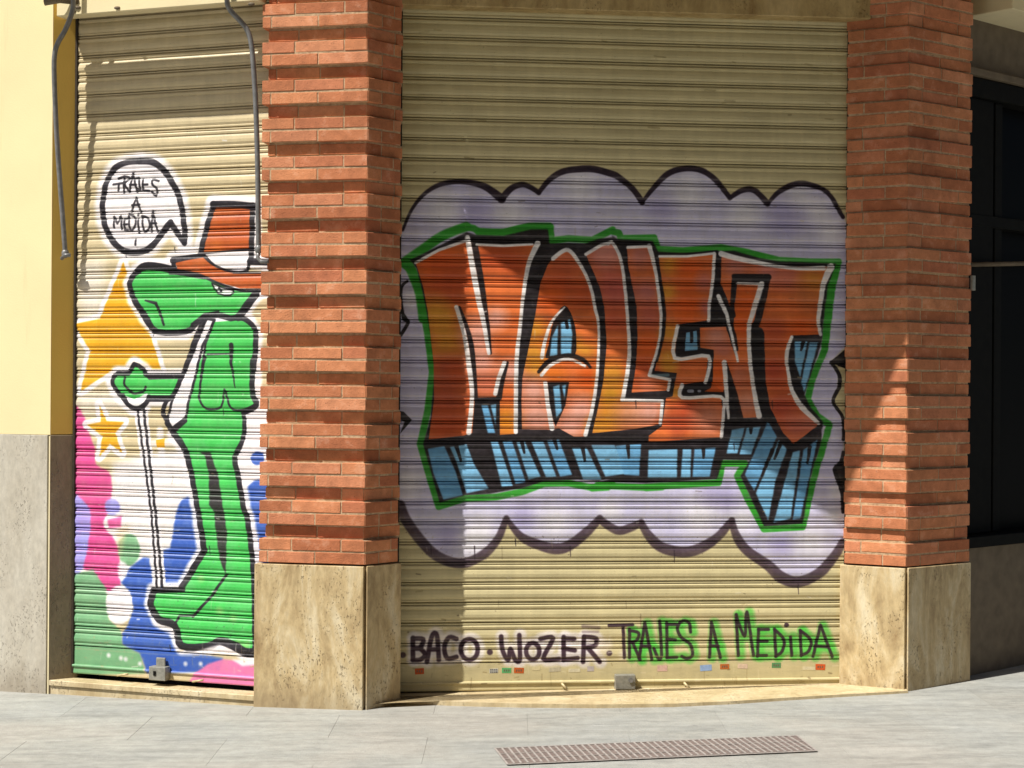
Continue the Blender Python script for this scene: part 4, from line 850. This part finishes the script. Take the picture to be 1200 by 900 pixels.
arm(lp3, 'bent grey steel pipe hanging against the shaded yellow door jamb, knob at its end', [at(72.5, 303, 8.455), at(76, 299, 8.43), at(82.5, 299, 8.43)])
rp_path = [(266, -40), (266, 0), (270, 12), (282, 25), (290, 36), (294.5, 52), (297.5, 85), (300, 130), (302, 200), (302.5, 250), (303, 292)]
rp3 = [at(x, y, 8.06+.02*max(0, min(1, y/290.))) for x, y in rp_path]
arm(rp3, 'bent grey steel pipe hanging beside the sunlit brick pilaster', [at(303, 294, 8.08), at(302, 302, 8.075), at(306, 306.5, 8.072), at(314, 306.5, 8.05)])
# bracket holding the left arm at the lintel
bm = bmesh.new(); a_ = at(60, -6, 8.36); tube(bm, [at(52, 3, 8.36), at(70, 0, 8.36), at(92, 2, 8.38)], .016, 8)
o = link('wall_bracket', mesh_from_bm('wall_bracket', bm, M_DARKSTONE, True)); tag(o, 'dark steel bracket carrying the bent arm at the top left corner', 'bracket')

# ------------------------------------------------------------------ things above the frame whose shade falls into it
def back(pt, z):    # go up the sun ray from a point until height z
    t = (z-pt.z)/(-S.z); return pt-S*t
sL = on_small(101, 138); cb = back(sL, 3.47); ctop = on_small(101, 77)
ht = ctop.z-sL.z
a = Vector((cb.x, cb.y)); b = a+uL*((-1.50-a.x)/uL.x)
bm = bmesh.new(); prism(bm, [a, b, b+nL*.02, a+nL*.02], 3.47, 3.47+ht); bevel(bm, .003)
o = link('awning_box', mesh_from_bm('awning_box', bm, M_CREAM)); tag(o, 'rolled awning box fixed above the narrow shutter', 'awning')
bz = 3.9
q1, q2, q3 = on_big(560, 290), on_big(985, 618), on_plane(1062, 398, RP_C, nF2)
e1, ec, e3 = back(q1, bz), back(q2, bz), back(q3, bz)
dA = Vector((e1.x-ec.x, e1.y-ec.y)).normalized(); dB = Vector((e3.x-ec.x, e3.y-ec.y)).normalized()
cc = Vector((ec.x, ec.y))
sxy = Vector((S.x, S.y)).normalized()
# left end of the slab: just right of the sun line through the pilaster corner
den = dA.x*(-sxy.y)-dA.y*(-sxy.x); w_ = LP_C-uB*.012-cc
kA = (w_.x*(-sxy.y)-w_.y*(-sxy.x))/den
aL = cc+dA*kA
bal = empty('balcony', (cc.x, cc.y, bz)); tag(bal, 'stone balcony slab wrapping the building corner above the wide shutter', 'balcony')
bm = bmesh.new(); prism(bm, [aL, cc, cc+dB*4.5, Vector((5.5, 11)), Vector((1.5, 9.2)), aL+sxy*.98], bz, bz+.18)
link('slab', mesh_from_bm('slab', bm, M_LINTEL), bal)
print('balcony', aL, cc, dA, dB)

# ------------------------------------------------------------------ dark shop front to the right
shop = empty('shop_front', (RP_R.x, RP_R.y, 0)); tag(shop, 'dark shop window with black frame in deep shade right of the brick pilaster', 'shop front')
rec = .16
s0 = RP_R-nR*rec
def seg(nm, a0, a1, d0, d1, z0, z1, m, bev=.003):
    bm = bmesh.new(); box_between(bm, s0+rD*a0, s0+rD*a1, nR, d0, d1, z0, z1)
    if bev: bevel(bm, bev)
    return link(nm, mesh_from_bm(nm, bm, m), shop)
seg('base_wall', -.05, 3.0, -.25, .09, -.06, .70, M_DARKSTONE)
seg('window_sill', -.05, 3.0, -.25, .125, .703, .76, M_DARK)
seg('glass_pane', .38, 3.0, -.06, -.045, .76, 3.05, M_GLASS, 0)
seg('door_post', -.06, .40, -.2, .03, .763, 3.02, M_DARK)
seg('door_post', .43, .50, -.06, .02, .763, 3.02, M_DARK)
seg('door_post', 1.3, 1.4, -.06, .02, .763, 3.02, M_DARK)
seg('transom', .0, 3.0, -.06, .035, 2.36, 2.42, M_DARK)
seg('head_rail', -.06, 3.0, -.1, .06, 3.023, 3.12, M_DARK)
seg('head_rail', -.06, 3.0, -.1, .09, 3.124, 3.16, M_DARKSTONE)
seg('soffit_board', -.06, 3.0, -.2, .02, 3.165, 3.75, M_DARKSTONE)
bm = bmesh.new(); tube(bm, [s0+rD*.3 and Vector((*(s0+rD*.12+nR*.06), 2.15)), Vector((*(s0+rD*1.2+nR*.06), 2.22))], .012, 8)
link('pull_bar', mesh_from_bm('pull_bar', bm, M_DARKSTONE, True), shop)
bm = bmesh.new(); box_between(bm, RP_R+rD*.15, RP_R+rD*4, nR, -.22, .13, 3.43, 3.95); bevel(bm, .004)
o = link('door_lintel', mesh_from_bm('door_lintel', bm, M_CREAM)); tag(o, 'beige lintel above the dark shop front at the top right corner', 'lintel')
# small enamel plate on the pilaster edge
plate_c = at(1138.2, 332, RP_R.y-.02)
bm = bmesh.new(); box_between(bm, RP_R-eS2*.012, RP_R+eS2*.014, nS2, .002, .016, plate_c.z-.035, plate_c.z+.04); bevel(bm, .002)
o = link('wall_plate', mesh_from_bm('wall_plate', bm, M_GALV)); tag(o, 'small pale metal plate on the right edge of the shaded pilaster', 'plate')

# ------------------------------------------------------------------ masonry behind everything
bm = bmesh.new()
prism(bm, [wl-nL*.31, LW_C-nL*.31, LS_R-nL*.16, SH_L-nB*.10, SH_R-nB*.10+uB*.1, RP_R-nR*.45, RP_R+rD*4-nR*.45, Vector((3, 13)), Vector((-8, 13))], -.2, 3.84)
o = link('building_wall', mesh_from_bm('building_wall', bm, M_CORE)); tag(o, 'masonry body of the corner building behind the shutters', 'building')

# ------------------------------------------------------------------ the other side of the street (behind the camera)
M_OPP = mat_plaster('opposite_plaster', (196, 170, 128))
opp = empty('opposite_building', (3, -2.6, 0)); tag(opp, 'plain rendered building on the other side of the street, behind the viewer', 'building')
bm = bmesh.new(); prism(bm, [Vector((-7, -2.6)), Vector((-7, -12)), Vector((18, -12)), Vector((18, -2.6))], -.2, 13.5)
link('wall', mesh_from_bm('wall', bm, M_OPP), opp)
bm = bmesh.new(); prism(bm, [Vector((-.55, .0)), Vector((.55, .0)), Vector((.55, .05)), Vector((-.55, .05))], -.95, .95); wm = mesh_from_bm('window', bm, M_DARKSTONE)
for j in range(4):
    for i in range(9): link('window', wm, opp, (-8.6+2.6*i, .002, 1.8+3.1*j))

# ------------------------------------------------------------------ drain grate in the pavement
def on_g(px, py):
    r = ray(px, py); t = 7.0
    for _ in range(8): t = (ground_z(r.x*t)-EYE)/r.z
    return Vector((r.x*t, t, EYE+r.z*t))
ga, gb, gc, gd = on_g(580, 878.5), on_g(934, 863.5), on_g(957, 881.5), on_g(595, 897.5)
grate = empty('drain_grate', (ga+gb+gc+gd)/4); tag(grate, 'long narrow brownish drain grate set in the grey pavement', 'drain grate')
up = Vector((0, 0, 1))
bm = bmesh.new(); vs = [bm.verts.new(x+up*.004) for x in (ga, gb, gc, gd)]; bm.faces.new(vs[::-1])
link('pit', mesh_from_bm('pit', bm, M_PIT), grate)
def bar_mesh(bm, a, b, wd, h):
    d = (b-a).normalized(); s_ = d.cross(up).normalized()*wd/2
    lo = [bm.verts.new(x+up*.005) for x in (a-s_, b-s_, b+s_, a+s_)]; hi = [bm.verts.new(x+up*h) for x in (a-s_, b-s_, b+s_, a+s_)]
    bm.faces.new(lo[::-1]); bm.faces.new(hi)
    for i in range(4): bm.faces.new((lo[i], lo[(i+1) % 4], hi[(i+1) % 4], hi[i]))
bm = bmesh.new()
for a, b in ((ga, gb), (gb, gc), (gc, gd), (gd, ga)): bar_mesh(bm, a, b, .008, .007)
link('frame', mesh_from_bm('frame', bm, M_GRATE), grate)
NB = 46
bm = bmesh.new(); m0 = ((ga+gd)/2); bar_mesh(bm, ga+(gd-ga)*.03-m0, ga+(gd-ga)*.97-m0, .0075, .0085); bar_me = mesh_from_bm('bar', bm, M_BAR if 'M_BAR' in globals() else M_GRATE)
for i in range(1, NB):
    t = i/NB; o = link('bar', bar_me, grate); m1 = (ga+(gb-ga)*t+gd+(gc-gd)*t)/2; o.location = m1-grate.location
for t_ in (.36, .68):
    bm = bmesh.new(); bar_mesh(bm, ga+(gd-ga)*t_, gb+(gc-gb)*t_, .004, .0070); link('cross_bar', mesh_from_bm('cross_bar', bm, M_GRATE), grate)
